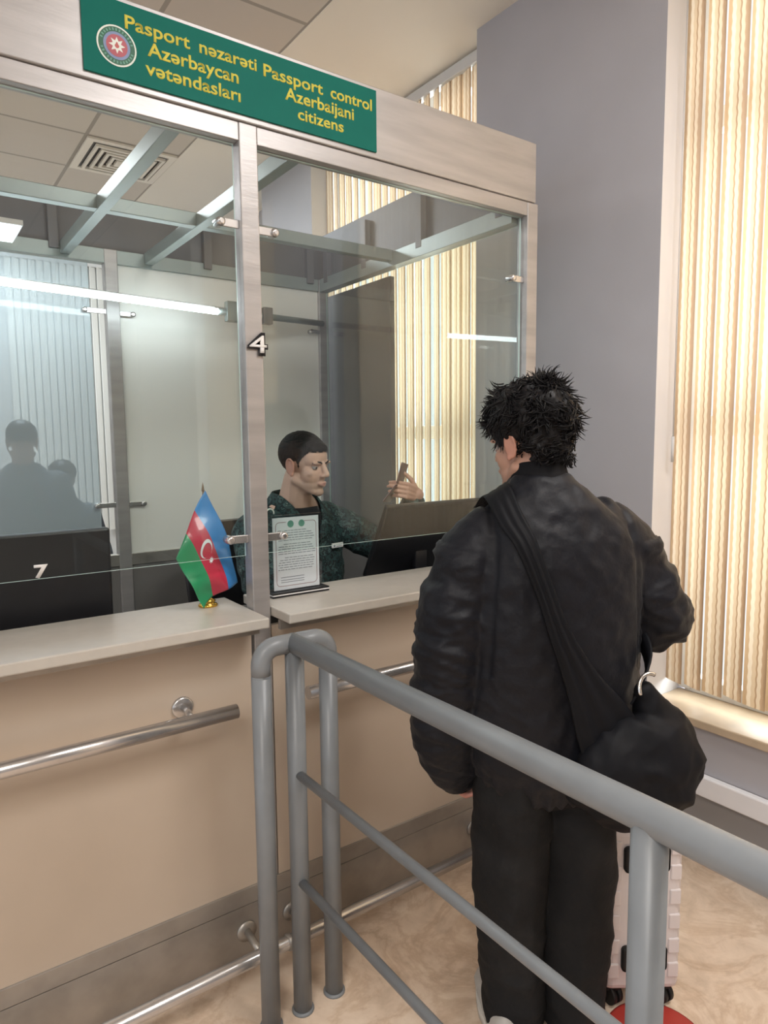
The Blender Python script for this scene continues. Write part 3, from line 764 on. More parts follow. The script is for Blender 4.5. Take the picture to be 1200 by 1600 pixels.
def hand_blobs(k, base, fwd, thumb_side, palm, curl=(.5, .5, .5, .5), s=1.0, thumb_curl=.4):
    """base = wrist, fwd = towards the fingers, thumb_side = across, palm = the way the palm faces"""
    f, t, p = V(fwd).normalized(), V(thumb_side).normalized(), V(palm).normalized(); b = V(base)
    for u in (-.028, -.010, .009, .028): k.cap(b + t * u * .7 * s, b + f * .085 * s + t * u * s, .013 * s, .0115 * s, 10)
    L = ((.042, .026, .022), (.046, .030, .023), (.043, .028, .022), (.034, .021, .019))
    for i, u in enumerate((.028, .0095, -.0095, -.028)):
        q = b + f * .085 * s + t * u * s; d = f.copy(); c = curl[i]
        for jn, ln in enumerate(L[i]):
            d = (Matrix.Rotation(c * (.9, 1.1, .7)[jn], 3, f.cross(p).normalized()) @ d) if True else d
            e = q + d * ln * s; k.cap(q, e, (.0092 - .0009 * jn) * s, (.0085 - .001 * jn) * s, 10); q = e
    q = b + f * .022 * s + t * .026 * s; d = (f * .55 + t * .75 + p * .35).normalized()
    for ln, r in ((.042, .0125), (.031, .0105), (.025, .0095)):
        e = q + d * ln * s; k.cap(q, e, r * s, r * .9 * s, 10); q = e; d = (d * (1 - thumb_curl * .6) + f * thumb_curl * .5 + p * thumb_curl * .45).normalized()
def paint(me, fn):
    a = me.color_attributes.new('tint', 'FLOAT_COLOR', 'POINT')
    for i, v in enumerate(me.vertices): a.data[i].color = (*fn(v.co), 1)
def mixc(a, b, t): t = max(0, min(1, t)); return tuple(x + (y - x) * t for x, y in zip(a, b))
def sockets(me, T, s=1.0):
    inv = T.inverted()
    R3 = T.to_3x3()
    for v in me.vertices:
        p = inv @ v.co
        for q in (-1, 1):
            d = ((p.x - q * .031 * s) / .017) ** 2 + ((p.z + .003 * s) / .0095) ** 2
            if p.y > .04 * s and d < 4: v.co = v.co - R3 @ V((0, .0065 * math.exp(-d) * s, 0))
def eyes(parent, T, look=(0, 1, 0)):
    R3 = T.to_3x3(); d = R3 @ V(look).normalized()
    for q in (-1, 1):
        c = T @ V((q * .031, .0715, -.003))
        k = MB(); k.ell(c, .0116, R3, seg=18); e = put('eye', k, 'eyew', parent)
        k = MB(); k.ell(c + d * .0066, .0062, seg=12); put('iris', k, 'iris', e)
        k = MB(); vs = k.ell(c, .0129, R3, seg=24); inv = T.inverted(); dele = []
        for v in vs:
            z = (inv @ v.co).z + .003
            if -.0052 < z < .0030: dele.append(v)
        bmesh.ops.delete(k.bm, geom=dele, context='VERTS')
        me = k.mesh('eyelids'); paint(me, lambda co: (.46, .29, .23)); put('eyelids', me, 'skin', e)
def lids_brows(parent, T):
    for q in (-1, 1):
        pts = [T @ V((q * x, y, z)) for x, y, z in ((.012, .0905, .0125), (.022, .0925, .017), (.034, .088, .019), (.046, .078, .015), (.051, .072, .011))]
        k = MB(); k.tube(pts, [.0022, .0032, .0030, .0022, .0010], 8); put('eyebrow', k, 'hairshort', parent)
def wr(p, f, a):     # ridged cloth folds
    n = noise.noise(V((p.x * f[0], p.y * f[1], p.z * f[2])))
    return a * (1 - 2 * abs(n)) ** 1

# ---- the traveller, seen from behind
TP = V((1.346, -.681, 0)); TZ = math.radians(63); TF = frame(TP, TZ)
def tl_(x, y, z): return TF @ V((x, y, z))
man = thing('person', 'person in a black padded bomber jacket standing at the booth, seen from behind', 'person', TP, 'people')
HT_ = frame(tl_(-.052, .012, 1.607), math.radians(92), math.radians(-6))
k = MB(); head_blobs(k, HT_)
k.cap(tl_(-.040, -.012, 1.56), tl_(-.026, -.02, 1.40), .056, .064)
k.ell(tl_(-.02, .0, 1.25), (.19, .11, .2), TF.to_3x3()); k.ell(tl_(-.01, 0, 1.0), (.16, .11, .22), TF.to_3x3()); k.ell(tl_(0, 0, .84), (.165, .11, .12), TF.to_3x3())
for s_ in (-1, 1):
    k.cap(tl_(s_ * .095, 0, .82), tl_(s_ * .095, .015, .46), .08, .055); k.cap(tl_(s_ * .095, .015, .46), tl_(s_ * .09, -.01, .09), .053, .036)
    k.cap(tl_(s_ * .09, -.02, .05), tl_(s_ * .095, .12, .035), .035, .028)
k.cap(tl_(-.19, 0, 1.37), tl_(-.245, .0, 1.06), .05, .042); k.cap(tl_(-.245, 0, 1.06), tl_(-.235, .06, .80), .040, .027)
k.cap(tl_(.17, 0, 1.37), tl_(.29, -.01, 1.14), .05, .042); k.cap(tl_(.29, -.01, 1.14), tl_(.20, .22, 1.17), .040, .027)
hb = TF.to_3x3()
hand_blobs(k, tl_(-.232, .066, .765), hb @ V((.12, .16, -.98)), hb @ V((.25, .95, .1)), hb @ V((1, -.2, .1)), (.75, .8, .85, .9))
hand_blobs(k, tl_(.20, .22, 1.17), hb @ V((-.4, .9, .1)), hb @ V((-.4, -.1, .9)), hb @ V((-.8, -.4, .2)), (.8, .85, .9, .9))
me = remesh(k, .0042, 7); sockets(me, HT_)
inv = HT_.inverted()
def skin_t(co):
    p = inv @ co; c = (.46, .27, .195)
    n = noise.noise(co * 22) * .5 + .5; c = mixc(c, (.50, .255, .185), n * .5)
    if abs(p.x) > .07 and abs(p.z) < .05: c = mixc(c, (.52, .23, .17), .6)
    if co.z < .9 and co.z > .5: c = (.52, .235, .185)
    return c
paint(me, skin_t); body = put('body', me, 'skin', man); eyes(body, HT_); lids_brows(body, HT_)
# hair: a rough cap and loose curled locks
k = MB()
R3 = HT_.to_3x3()
def HP(x, y, z): return HT_ @ V((x, y, z))
k.ell(HP(0, -.014, .064), (.098, .118, .092), R3, seg=28)
k.ell(HP(0, .052, .072), (.078, .062, .054), R3); k.ell(HP(0, -.068, .010), (.074, .046, .070), R3); k.ell(HP(0, -.052, -.045), (.050, .028, .030), R3)
me = remesh(k, .006, 3)
displace(me, lambda p, n: .011 * noise.noise(p * 38) + .006 * noise.noise(p * 90))
k = MB(); k.bm.from_mesh(me); rnd = random.Random(11)
def lock(r0, d, L, w):
    pts = []; p = V(r0); d = V(d).normalized(); ax = V((rnd.uniform(-1, 1), rnd.uniform(-1, 1), rnd.uniform(-1, 1))).normalized(); cv = rnd.uniform(-.55, .75)
    n = 5
    for j in range(n + 1):
        pts.append(p.copy()); p = p + d * L / n; d = (Matrix.Rotation(cv * .5, 3, ax) @ d + R3 @ V((0, .0, -.10))).normalized()
    k.tube(pts, [w, w * .95, w * .8, w * .6, w * .35, .0003], 5)
clumps = []
while len(clumps) < 260:
    a = rnd.uniform(0, 2 * PI); zz = rnd.uniform(-.95, 1); rr = math.sqrt(1 - zz * zz)
    q = V((rr * math.cos(a) * .088, rr * math.sin(a) * .110 - .012, zz * .092 + .058))
    if q.z < .045 and q.y > -.015 and abs(q.x) > .02: continue
    if q.y > .055 and q.z < .045: continue
    if q.z < -.03 and q.y > -.05: continue
    clumps.append(q)
for j in range(70):
    x = rnd.uniform(-.066, .066); clumps.append(V((x, -.104 + x * x * 7 + rnd.uniform(0, .012), rnd.uniform(-.052, .012))))
for q in clumps:
    nrm = V((q.x / .088 ** 2, (q.y + .012) / .11 ** 2, (q.z - .058) / .092 ** 2)).normalized()
    flow = V((rnd.gauss(0, .7), rnd.gauss(0, .7) + .35 * (q.z > .07) * (q.y > -.02), rnd.gauss(0, .4) - .55))
    flow = flow - nrm * flow.dot(nrm)
    low = q.z < .02
    L0 = rnd.uniform(.014, .022) if q.z < -.02 else rnd.uniform(.020, .032) if low else rnd.uniform(.030, .048)
    cvx = V((rnd.uniform(-1, 1), rnd.uniform(-1, 1), rnd.uniform(-1, 1))).normalized(); cv0 = rnd.uniform(-.6, .6)
    for j in range(15):
        r0 = V((q.x, q.y, q.z)) * 1.03 + V((rnd.gauss(0, .0065), rnd.gauss(0, .0065), rnd.gauss(0, .0065)))
        d = (nrm * (.30 if low else rnd.uniform(.14, .36)) + flow.normalized() * .85 + V((rnd.gauss(0, .13), rnd.gauss(0, .13), rnd.gauss(0, .13)))).normalized()
        p = HT_ @ r0; d = R3 @ d; ax = R3 @ cvx; pts = []; L = L0 * rnd.uniform(.75, 1.15); w = rnd.uniform(.0012, .0024)
        for i in range(6):
            pts.append(p.copy()); p = p + d * L / 5; d = (Matrix.Rotation(cv0 + rnd.gauss(0, .08), 3, ax) @ d).normalized()
        k.tube(pts, [w, w, w * .9, w * .75, w * .5, .0003], 4)
for j in range(160):      # fringe over the forehead and the sideburns
    x = rnd.uniform(-.066, .066); lock(HP(x, .084 - abs(x) * .45, .074), R3 @ V((rnd.gauss(0, .35), .75, -.3)), rnd.uniform(.035, .055), .0022)
for j in range(90):
    q = rnd.choice((-1, 1)); lock(HP(q * .079, rnd.uniform(.008, .036), rnd.uniform(.0, .05)), R3 @ V((q * .12, .15, -1)), rnd.uniform(.02, .034), .0018)
put('hair', k, 'hair', body)
# jacket
k = MB()
def ring(z, hx, hy, cx=0, cy=0, n=36, pw=2.5):
    out = []
    for j in range(n):
        a = 2 * PI * j / n; c, s = math.cos(a), math.sin(a)
        out.append(tl_(cx + hx * math.copysign(abs(c) ** (2 / pw), c), cy + hy * math.copysign(abs(s) ** (2 / pw), s), z))
    return out
TOR = ((.705, .160, .125, .0, .0), (.735, .178, .140, .0, 0), (.80, .205, .158, 0, 0), (.92, .222, .172, 0, 0), (1.08, .222, .170, 0, -.004), (1.22, .220, .160, .002, -.012), (1.32, .214, .146, .0, -.02),
       (1.395, .192, .122, -.004, -.026), (1.445, .150, .100, -.014, -.028), (1.485, .106, .084, -.024, -.024), (1.515, .076, .072, -.03, -.018), (1.53, .070, .068, -.032, -.016))
k.loft([ring(*t) for t in TOR])
def sleeve(pts):
    for (a, ra), (b, rb) in zip(pts, pts[1:]): k.cap(tl_(*a), tl_(*b), ra, rb, 20)
sleeve((((-.150, -.015, 1.375), .080), ((-.205, -.01, 1.315), .088), ((-.238, -.005, 1.20), .092), ((-.255, .0, 1.06), .092), ((-.262, .015, .93), .090), ((-.255, .035, .84), .086), ((-.238, .05, .762), .070), ((-.228, .058, .722), .046)))
sleeve((((.140, -.02, 1.385), .080), ((.190, -.015, 1.330), .086), ((.245, -.01, 1.235), .088), ((.290, -.015, 1.155), .086), ((.270, .06, 1.13), .082), ((.235, .15, 1.13), .075), ((.205, .20, 1.14), .05)))
me = remesh(k, .0062, 14, .5)
tinv = TF.inverted()
def jfold(co, n):
    p = tinv @ co; d = 0
    arm = min(1, max(0, (abs(p.x) - .19) / .06)) * (1 if p.z < 1.36 else .3)
    w1 = 1 - 2 * abs(noise.noise(V((p.x * 7 + p.z * 4, p.y * 7, p.z * 13 + 3 * p.x))))
    w2 = 1 - 2 * abs(noise.noise(V((p.x * 5 + 9, p.y * 6, p.z * 24 + p.x * 9))))
    w3 = 1 - 2 * abs(noise.noise(V((p.x * 9 + p.z * 5, p.y * 9 + 4, p.z * 4.5 - p.x * 3))))
    w4 = 1 - 2 * abs(noise.noise(V((p.x * 15 + p.z * 10, p.y * 13, p.z * 38 - p.x * 14)))); w5 = 1 - 2 * abs(noise.noise(V((p.x * 17 + p.z * 13, p.y * 12 + 7, p.z * 11 - p.x * 10))))
    d += arm * (.004 * w1 + .0085 * w2 + .0042 * w4) + (1 - arm) * (.004 * w3 + .0018 * w1 + .003 * w5)
    if p.x > 0 and arm > .3: d += .004 * w2
    d += .003 * noise.noise(p * 30)
    # gathered blouse above the hem
    if p.z < .80 and arm < .3: d += .0035 * math.sin(26 * math.atan2(p.y, p.x)) * min(1, (.80 - p.z) / .06)
    # raglan / shoulder seam
    sx = abs(p.x + .0) - (.172 + (1.40 - p.z) * .05)
    if p.z > 1.05: d -= .006 * math.exp(-(sx / .008) ** 2)
    return d
displace(me, jfold)
jk = put('bomber_jacket', me, 'nylon', body)
k = MB(); rings = []
for z, hx, hy, cy in ((1.505, .082, .078, -.018), (1.525, .074, .072, -.017), (1.548, .068, .068, -.014), (1.562, .066, .066, -.012), (1.564, .061, .061, -.012), (1.545, .061, .061, -.014), (1.505, .064, .064, -.018)):
    rings.append([tl_(-.033 + hx * math.cos(a), cy + hy * math.sin(a), z + .010 * math.sin(a) * -1 - .008) for a in [2 * PI * j / 40 for j in range(40)]])
k.loft(rings, caps=False); put('collar', k, 'rib', jk)
k = MB(); rings = []
for z, sc in ((.700, 1), (.722, 1.04), (.745, 1.08)):
    rings.append([tl_((.164 * sc) * math.cos(a), (.130 * sc) * math.sin(a), z) for a in [2 * PI * j / 40 for j in range(40)]])
k.loft(rings); put('hem_band', k, 'rib', jk)
k = MB(); k.tube([tl_(-.230, .056, .735), tl_(-.228, .060, .705), tl_(-.226, .062, .683)], [.044, .040, .038], 20); put('cuff', k, 'rib', jk)
k = MB(); k.tube([tl_(.21, .19, 1.14), tl_(.20, .23, 1.15), tl_(.19, .25, 1.155)], [.044, .040, .038], 20); put('cuff', k, 'rib', jk)
# trousers
k = MB()
def lring(z, cx, cy, rx, ry, n=28): return [tl_(cx + rx * math.cos(2 * PI * j / n), cy + ry * math.sin(2 * PI * j / n), z) for j in range(n)]
k.loft([lring(.98, 0, 0, .165, .115), lring(.86, 0, 0, .178, .13), lring(.76, 0, 0, .176, .128), lring(.70, 0, 0, .16, .11)])
for s_, yo in ((-1, .02), (1, -.015)):
    k.loft([lring(.84, s_ * .088, 0, .086, .12), lring(.70, s_ * .090, 0, .092, .122), lring(.5, s_ * .092, yo * .6, .090, .112), lring(.3, s_ * .086, yo, .084, .105), lring(.12, s_ * .080, yo, .072, .10), lring(.035, s_ * .078, yo, .068, .10)])
me = remesh(k, .009, 5)
def tfold(co, n):
    p = tinv @ co
    w = 1 - 2 * abs(noise.noise(V((p.x * 9, p.y * 7, p.z * 9 + 5 * p.x)))); w2 = 1 - 2 * abs(noise.noise(V((p.x * 14 + 3, p.y * 10, p.z * 3.5))))
    w3 = 1 - 2 * abs(noise.noise(V((p.x * 6, p.y * 6 + 2, p.z * 22))))
    return .006 * w + .008 * w2 + .002 * w3 + .009 * w3 * max(0, .30 - p.z) / .30
displace(me, tfold); put('trousers', me, 'denim', body)
def shoe(sx, yo, az):
    F = frame(tl_(sx, yo, 0), az)
    def P(x, y, z): return F @ V((x, y, z))
    k = MB(); rings = []
    for y, w, h in ((-.125, .020, .055), (-.115, .034, .085), (-.085, .041, .098), (-.03, .042, .095), (.03, .043, .078), (.09, .047, .060), (.14, .043, .05), (.168, .028, .043), (.178, .010, .036)):
        rings.append([P(w * math.cos(a), y, .022 + max(0, math.sin(a)) * (h - .022) - .004 * max(0, -math.sin(a))) for a in [2 * PI * j / 20 for j in range(20)]])
    k.loft(rings); k.tube([P(0, -.118, .075), P(0, -.126, .098)], [.016, .008], 10)
    o = put('shoe', remesh(k, .005, 3), 'shoe', body)
    k = MB(); out = [P(.050 * math.cos(a) * (1 - .12 * (math.sin(a) < 0)), .022 + .160 * math.sin(a), 0.001) for a in [2 * PI * j / 32 for j in range(32)]]
    k.loft([out, [p + V((0, 0, .026)) for p in out]]); put('sole', k, 'sole', o)
shoe(-.116, .02, math.radians(58)); shoe(.085, -.01, math.radians(58))

# ---- cross-body bag
bag = thing('crossbody_bag', 'black crossbody bag slung from left shoulder to right hip of the traveller', 'bag', tl_(.2, -.2, .75))
def ribbon(k, cs, thick=.008, pleat=0.0):
    """cs: list of (upper edge, lower edge) points; a thick pleated band between them"""
    N = 14; prev = None; tops = []
    for i, (a, b) in enumerate(cs):
        row = []
        for j in range(N + 1):
            p = a.lerp(b, j / N)
            row.append(p + (TF.to_3x3() @ V((0, -1, 0))) * (pleat * math.sin(j / N * PI * 6) + .008 * math.sin(PI * j / N)))
        tops.append(row)
    back = TF.to_3x3() @ V((0, 1, 0))
    rings = [[k.bm.verts.new(p) for p in row] + [k.bm.verts.new(p + back * thick) for p in reversed(row)] for row in tops]
    k._skin(rings, 0, True)
def subdiv(cs, n=6):
    out = []
    P_ = lambda i: cs[max(0, min(len(cs) - 1, i))]
    for i in range(len(cs) - 1):
        for q in range(n):
            t = q / n
            def cr(e):
                p0, p1, p2, p3 = (V(P_(i + d)[e]) for d in (-1, 0, 1, 2))
                return .5 * ((2 * p1) + (p2 - p0) * t + (2 * p0 - 5 * p1 + 4 * p2 - p3) * t * t + (3 * p1 - p0 - 3 * p2 + p3) * t ** 3)
            out.append((cr(0), cr(1)))
    out.append(cs[-1]); return out
STR = [(( -.110, .080, 1.475), (-.170, .080, 1.440)), ((-.118, -.01, 1.510), (-.178, -.01, 1.475)), ((-.125, -.075, 1.500), (-.180, -.075, 1.462)), ((-.118, -.135, 1.445), (-.168, -.130, 1.415)), ((-.098, -.176, 1.385), (-.142, -.170, 1.365)),
       ((-.066, -.196, 1.285), (-.104, -.192, 1.266)), ((-.030, -.206, 1.190), (-.072, -.204, 1.160)), ((.032, -.212, 1.088), (-.032, -.210, 1.035)), ((.096, -.214, 1.015), (.000, -.215, .900)), ((.140, -.215, .960), (.042, -.218, .800))]
k = MB(); ribbon(k, [(tl_(*a), tl_(*b)) for a, b in subdiv(STR)], .009, .0035); put('strap', k, 'canvas', bag)
k = MB()
k.ell(tl_(.150, -.215, .830), (.155, .075, .135), TF.to_3x3() @ Matrix.Rotation(math.radians(-18), 3, 'Y'), seg=26)
k.ell(tl_(.225, -.175, .840), (.090, .09, .115), TF.to_3x3() @ Matrix.Rotation(math.radians(-30), 3, 'Y'), seg=24)
k.cap(tl_(.168, -.20, 1.015), tl_(.225, -.18, .90), .024, .07); k.cap(tl_(.02, -.21, .80), tl_(.12, -.21, .80), .05, .07)
k.cap(tl_(.285, -.14, .835), tl_(.22, -.16, .76), .045, .06)
me = remesh(k, .007, 5)
displace(me, lambda co, n: (lambda p: .008 * (1 - 2 * abs(noise.noise(V((p.x * 12 + p.z * 9, p.y * 6, p.z * 8 - p.x * 9))))) + .004 * (1 - 2 * abs(noise.noise(p * 22))))(tinv @ co))
put('pouch', me, 'canvas', bag)
k = MB(); k.tube([tl_(.166 + .030 * math.cos(a), -.226 + .012 * math.sin(a), 1.035 + .034 * math.sin(a)) for a in [PI * (.35 + .75 * j / 12) for j in range(13)]], .0048, 10); put('ring', k, 'silver', bag)['label'] = 'silver ring'
STB = [((.155, -.195, 1.03), (.130, -.195, .99)), ((.215, -.13, 1.10), (.200, -.135, 1.05)), ((.225, -.02, 1.16), (.222, -.02, 1.11)), ((.18, .10, 1.26), (.19, .11, 1.21)), ((.05, .155, 1.36), (.07, .165, 1.32)), ((-.08, .12, 1.45), (-.09, .14, 1.41)), ((-.110, .080, 1.475), (-.170, .080, 1.440))]
k = MB(); rr_ = [(tl_(*a), tl_(*b)) for a, b in subdiv(STB)]
rings = []
for a, b in rr_:
    c = (a + b) / 2; o2 = (c - tl_(0, 0, c.z)).normalized() * .006
    rings.append([k.bm.verts.new(q) for q in (a, b, b + o2, a + o2)])
k._skin(rings, 0, True); put('strap', k, 'canvas', bag)

# ---- suitcase
SCN = V((1.708, -.672, 0)); SA = math.atan2(-.5615, .8275)
SF = Matrix.Translation(SCN) @ Matrix.Rotation(SA, 4, 'Z') @ Matrix.Diagonal((.86, 1, 1, 1))     # x across the narrow side, y away along the case
S3 = Matrix.Rotation(SA, 3, 'Z')
def sp_(x, y, z): return SF @ V((x, y, z))
su = thing('suitcase', 'pale hard-shell cabin suitcase on black wheels behind the traveller', 'suitcase', SCN)
def sbox(k, a, b, bev, mi=0, seg=3):
    a, b = V(a), V(b); c = SF @ ((a + b) / 2); h = (b - a) / 2; k.box(c - h, c + h, bev, mi, S3, seg)
for s_ in (-1, 1):
    k = MB(); sbox(k, (.003 if s_ > 0 else -.115, -.18, .062), (.115 if s_ > 0 else -.003, .18, .548), .022)
    for j in range(6):
        z0 = .105 + j * .073
        sbox(k, (s_ * .118 - .006, -.165, z0), (s_ * .118 + .006, .165, z0 + .045), .006)
        sbox(k, (s_ * .098 - .016, -.1835, z0 + .0), (s_ * .098 + .016, -.174, z0 + .045), .004)
    half = put('shell_half', k, 'suit', su)
    for z0 in (.13, .425):
        k = MB(); sbox(k, (s_ * .058 - .014, -.192, z0), (s_ * .058 + .014, -.176, z0 + .075), .0125, 0, 4); put('side_foot', k, 'rubber', half)
    for yy in (-.13, .13):
        k = MB(); sbox(k, (s_ * .085 - .022, yy - .028, .045), (s_ * .085 + .022, yy + .028, .066), .006)
        sbox(k, (s_ * .085 - .024, yy - .02, .02), (s_ * .085 - .019, yy + .02, .06), .002); sbox(k, (s_ * .085 + .019, yy - .02, .02), (s_ * .085 + .024, yy + .02, .06), .002)
        c = sp_(s_ * .085 + .0, yy - .012, .029); ax = S3 @ Matrix.Rotation(math.radians(25), 3, 'Z') @ V((1, 0, 0))
        for q in (-1, 1): k.tube([c + ax * q * .004, c + ax * q * .017], .028, 20)
        put('wheel', k, 'rubber', su)
k = MB(); sbox(k, (-.004, -.1815, .075), (.004, .1815, .545), .001); put('zip_band', k, 'rubber', su)
k = MB(); k.tube([sp_(0, -.09, .545), sp_(0, -.08, .572), sp_(0, .08, .572), sp_(0, .09, .545)], .010, 12); put('carry_handle', k, 'rubber', su)

# ---- the officer
OP = V((1.295, .60, .27)); OZ = math.radians(-80); OF = frame(OP, OZ)
def ol(x, y, z): return OF @ V((x, y, z))
O3 = OF.to_3x3()
off = thing('person', 'seated officer in dark camouflage behind the glass, looking at a held-up passport', 'person', OP, 'people')
OH = frame((1.303, .520, 1.528), math.radians(-66), math.radians(-6), math.radians(2))
k = MB(); head_blobs(k, OH, 1.02)
k.cap(V((1.288, .545, 1.47)), V((1.280, .585, 1.34)), .060, .070)
k.ell(ol(0, 0, .93), (.18, .11, .22), O3); k.ell(ol(0, 0, .70), (.16, .12, .2), O3); k.ell(ol(0, -.02, .53), (.18, .14, .11), O3)
LSH, LEL, LWR = V((1.475, .600, 1.295)), V((1.705, .515, 1.14)), V((1.748, .372, 1.390))
k.cap(LSH, LEL, .05, .042); k.cap(LEL, LWR, .040, .028)
RSH, REL, RWR = V((1.105, .575, 1.295)), V((1.06, .44, 1.10)), V((1.20, .30, 1.07))
k.cap(RSH, REL, .05, .042); k.cap(REL, RWR, .040, .028)
for s_ in (-1, 1):
    k.cap(ol(s_ * .10, 0, .52), ol(s_ * .13, .34, .50), .075, .055); k.cap(ol(s_ * .13, .34, .50), ol(s_ * .13, .34, .09), .052, .036); k.cap(ol(s_ * .13, .33, .05), ol(s_ * .13, .44, .04), .035, .028)
# left hand closed round the passport; right hand flat on the desk
hand_blobs(k, LWR, V((-.813, -.281, .25)), V((.22, .0, .97)), V((-.362, .873, 0)), (.62, .68, .74, .8), .94, .5)
hand_blobs(k, RWR, V((.9, -.35, -.1)), V((.3, .9, 0)), V((0, 0, -1)), (.25, .25, .3, .3))
me = remesh(k, .0034, 4); sockets(me, OH, 1.02)
oinv = OH.inverted()
def skin_o(co):
    p = oinv @ co; c = (.58, .385, .305)
    n = noise.noise(co * 24) * .5 + .5; c = mixc(c, (.60, .36, .28), n * .45)
    if p.length < .2:
        d = math.hypot(p.x / .024, (p.z + .0665) / .009)
        if p.y > .078 and d < 1.15: c = mixc(c, (.50, .24, .21), 1.4 - 1.2 * d)
        if p.z < -.048 and p.y > -.02 and d > 1.0: c = mixc(c, (.36, .26, .215), min(.4, (-.048 - p.z) * 16))      # stubble
        if abs(p.x) > .072 and abs(p.z) < .05 and p.y < .025: c = mixc(c, (.52, .22, .17), .55)
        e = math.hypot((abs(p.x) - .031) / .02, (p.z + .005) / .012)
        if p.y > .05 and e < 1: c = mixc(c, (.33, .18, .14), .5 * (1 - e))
    elif co.z > 1.3 and co.x > 1.5: c = mixc(c, (.55, .26, .19), .5)
    return c
paint(me, skin_o); ob = put('body', me, 'skin', off); eyes(ob, OH, (.25, 1, -.12)); lids_brows(ob, OH)
# cropped hair
k = MB(); H3 = OH.to_3x3()
k.ell(OH @ V((0, -.016, .040)), (.0825, .101, .0885), H3, seg=40); k.ell(OH @ V((0, .045, .062)), (.060, .044, .036), H3, seg=30)
me = remesh(k, .0045, 3)
bm = bmesh.new(); bm.from_mesh(me); dele = []
for v in bm.verts:
    p = oinv @ v.co; jag = .004 * noise.noise(v.co * 130)
    y = p.y
    if y > .062: hl = .054
    elif y > .036: hl = .026 + (y - .036) / .026 * .028
    elif y > .014: hl = -.022 + (y - .014) / .022 * .048
    elif y > -.028: hl = .014
    elif y > -.045: hl = .014 - (-.028 - y) / .017 * .080
    else: hl = -.072
    if p.z < hl + jag: dele.append(v)
bmesh.ops.delete(bm, geom=dele, context='VERTS'); bm.to_mesh(me); bm.free()
displace(me, lambda p, n: .0025 * noise.noise(p * 160) + .0015 * noise.noise(p * 320))
put('hair', me, 'hairshort', ob)
# camouflage jacket
k = MB()
def oring(z, hx, hy, cx=0, cy=0, n=36, pw=2.4):
    out = []
    for j in range(n):
        a = 2 * PI * j / n; c, s = math.cos(a), math.sin(a)
        out.append(ol(cx + hx * math.copysign(abs(c) ** (2 / pw), c), cy + hy * math.copysign(abs(s) ** (2 / pw), s), z))
    return out
k.loft([oring(.50, .19, .15), oring(.62, .20, .15), oring(.78, .205, .145), oring(.92, .205, .138), oring(1.00, .200, .125), oring(1.05, .165, .105, 0, -.005), oring(1.085, .11, .085, 0, -.008), oring(1.105, .085, .075, 0, -.005)])
def sl2(pts):
    for (a, ra), (b, rb) in zip(pts, pts[1:]): k.cap(a, b, ra, rb, 18)
sl2(((V((1.435, .605, 1.292)), .070), (LSH + V((.015, -.01, -.03)), .074), (LEL, .066), (LEL + (LWR - LEL) * .5, .056), (LEL + (LWR - LEL) * .86, .043)))
sl2(((V((1.145, .585, 1.292)), .070), (RSH + V((-.015, -.01, -.03)), .074), (REL, .066), (REL + (RWR - REL) * .5, .056), (REL + (RWR - REL) * .86, .043)))
me = remesh(k, .008, 6)
displace(me, lambda co, n: .006 * (1 - 2 * abs(noise.noise(V((co.x * 9, co.y * 9, co.z * 13))))) + .004 * (1 - 2 * abs(noise.noise(co * 22))))
# open V neck
bm = bmesh.new(); bm.from_mesh(me); oin = OF.inverted(); dele = []
for v in bm.verts:
    p = oin @ v.co
    if p.y > .02 and p.z > .93 and abs(p.x) < (p.z - .93) * .42: dele.append(v)
    elif p.z > 1.085 and (p.x / .075) ** 2 + ((p.y) / .065) ** 2 < 1: dele.append(v)
bmesh.ops.delete(bm, geom=dele, context='VERTS'); bm.to_mesh(me); bm.free()
oj = put('camouflage_jacket', me, 'camo', ob)
k = MB()
for s_ in (-1, 1):      # turned collar wings
    pts = [((.012, .128, .955), (.055, .140, .975)), ((.050, .108, 1.055), (.100, .108, 1.045)), ((.078, .040, 1.125), (.118, .030, 1.075)), ((.070, -.045, 1.145), (.105, -.07, 1.085)), ((.0, -.085, 1.150), (.0, -.115, 1.085))]
    rr_ = subdiv([(ol(s_ * a[0], a[1], a[2]), ol(s_ * b[0], b[1], b[2])) for a, b in pts])
    rings = []
    for a, b in rr_:
        o2 = (a - ol(0, 0, (OF.inverted() @ a).z)).normalized() * .007
        rings.append([k.bm.verts.new(q) for q in (a, b, b + o2, a + o2)])
    k._skin(rings, 0, True)
put('collar', k, 'camo', oj)
k = MB(); k.loft([oring(.60, .17, .13), oring(.86, .165, .128), oring(.96, .14, .112, 0, .0), oring(1.03, .115, .106, 0, .006), oring(1.080, .092, .094, 0, .006), oring(1.086, .082, .082, 0, .006)]); put('undershirt', k, 'tshirt', ob)
k = MB()
k.loft([oring(.40, .19, .16), oring(.47, .20, .165), oring(.60, .19, .15)])
for s_ in (-1, 1):
    k.cap(ol(s_ * .10, 0, .51), ol(s_ * .13, .34, .50), .095, .078); k.cap(ol(s_ * .13, .34, .50), ol(s_ * .13, .34, .10), .076, .066)
put('trousers', remesh(k, .012, 4), 'camo', ob)
for s_ in (-1, 1):
    k = MB(); k.cap(ol(s_ * .13, .30, .048), ol(s_ * .13, .46, .043), .046, .038); k.cap(ol(s_ * .13, .31, .06), ol(s_ * .13, .32, .17), .048, .052); put('boot', remesh(k, .007, 2), 'rubber', ob)
k = MB(); c = ol(-.095, .150, .93); R_ = O3 @ Matrix.Rotation(math.radians(0), 3, 'Z'); k.box(c - V((.029, .004, .0095)), c + V((.029, .004, .0095)), .002, 0, R_)
nt_ = put('name_tag', k, 'white', oj); nt_['label'] = 'white name tag'
k = MB(); c2 = c + O3 @ V((.019, .0045, 0)); k.ell(c2, (.005, .001, .005), O3, seg=12)
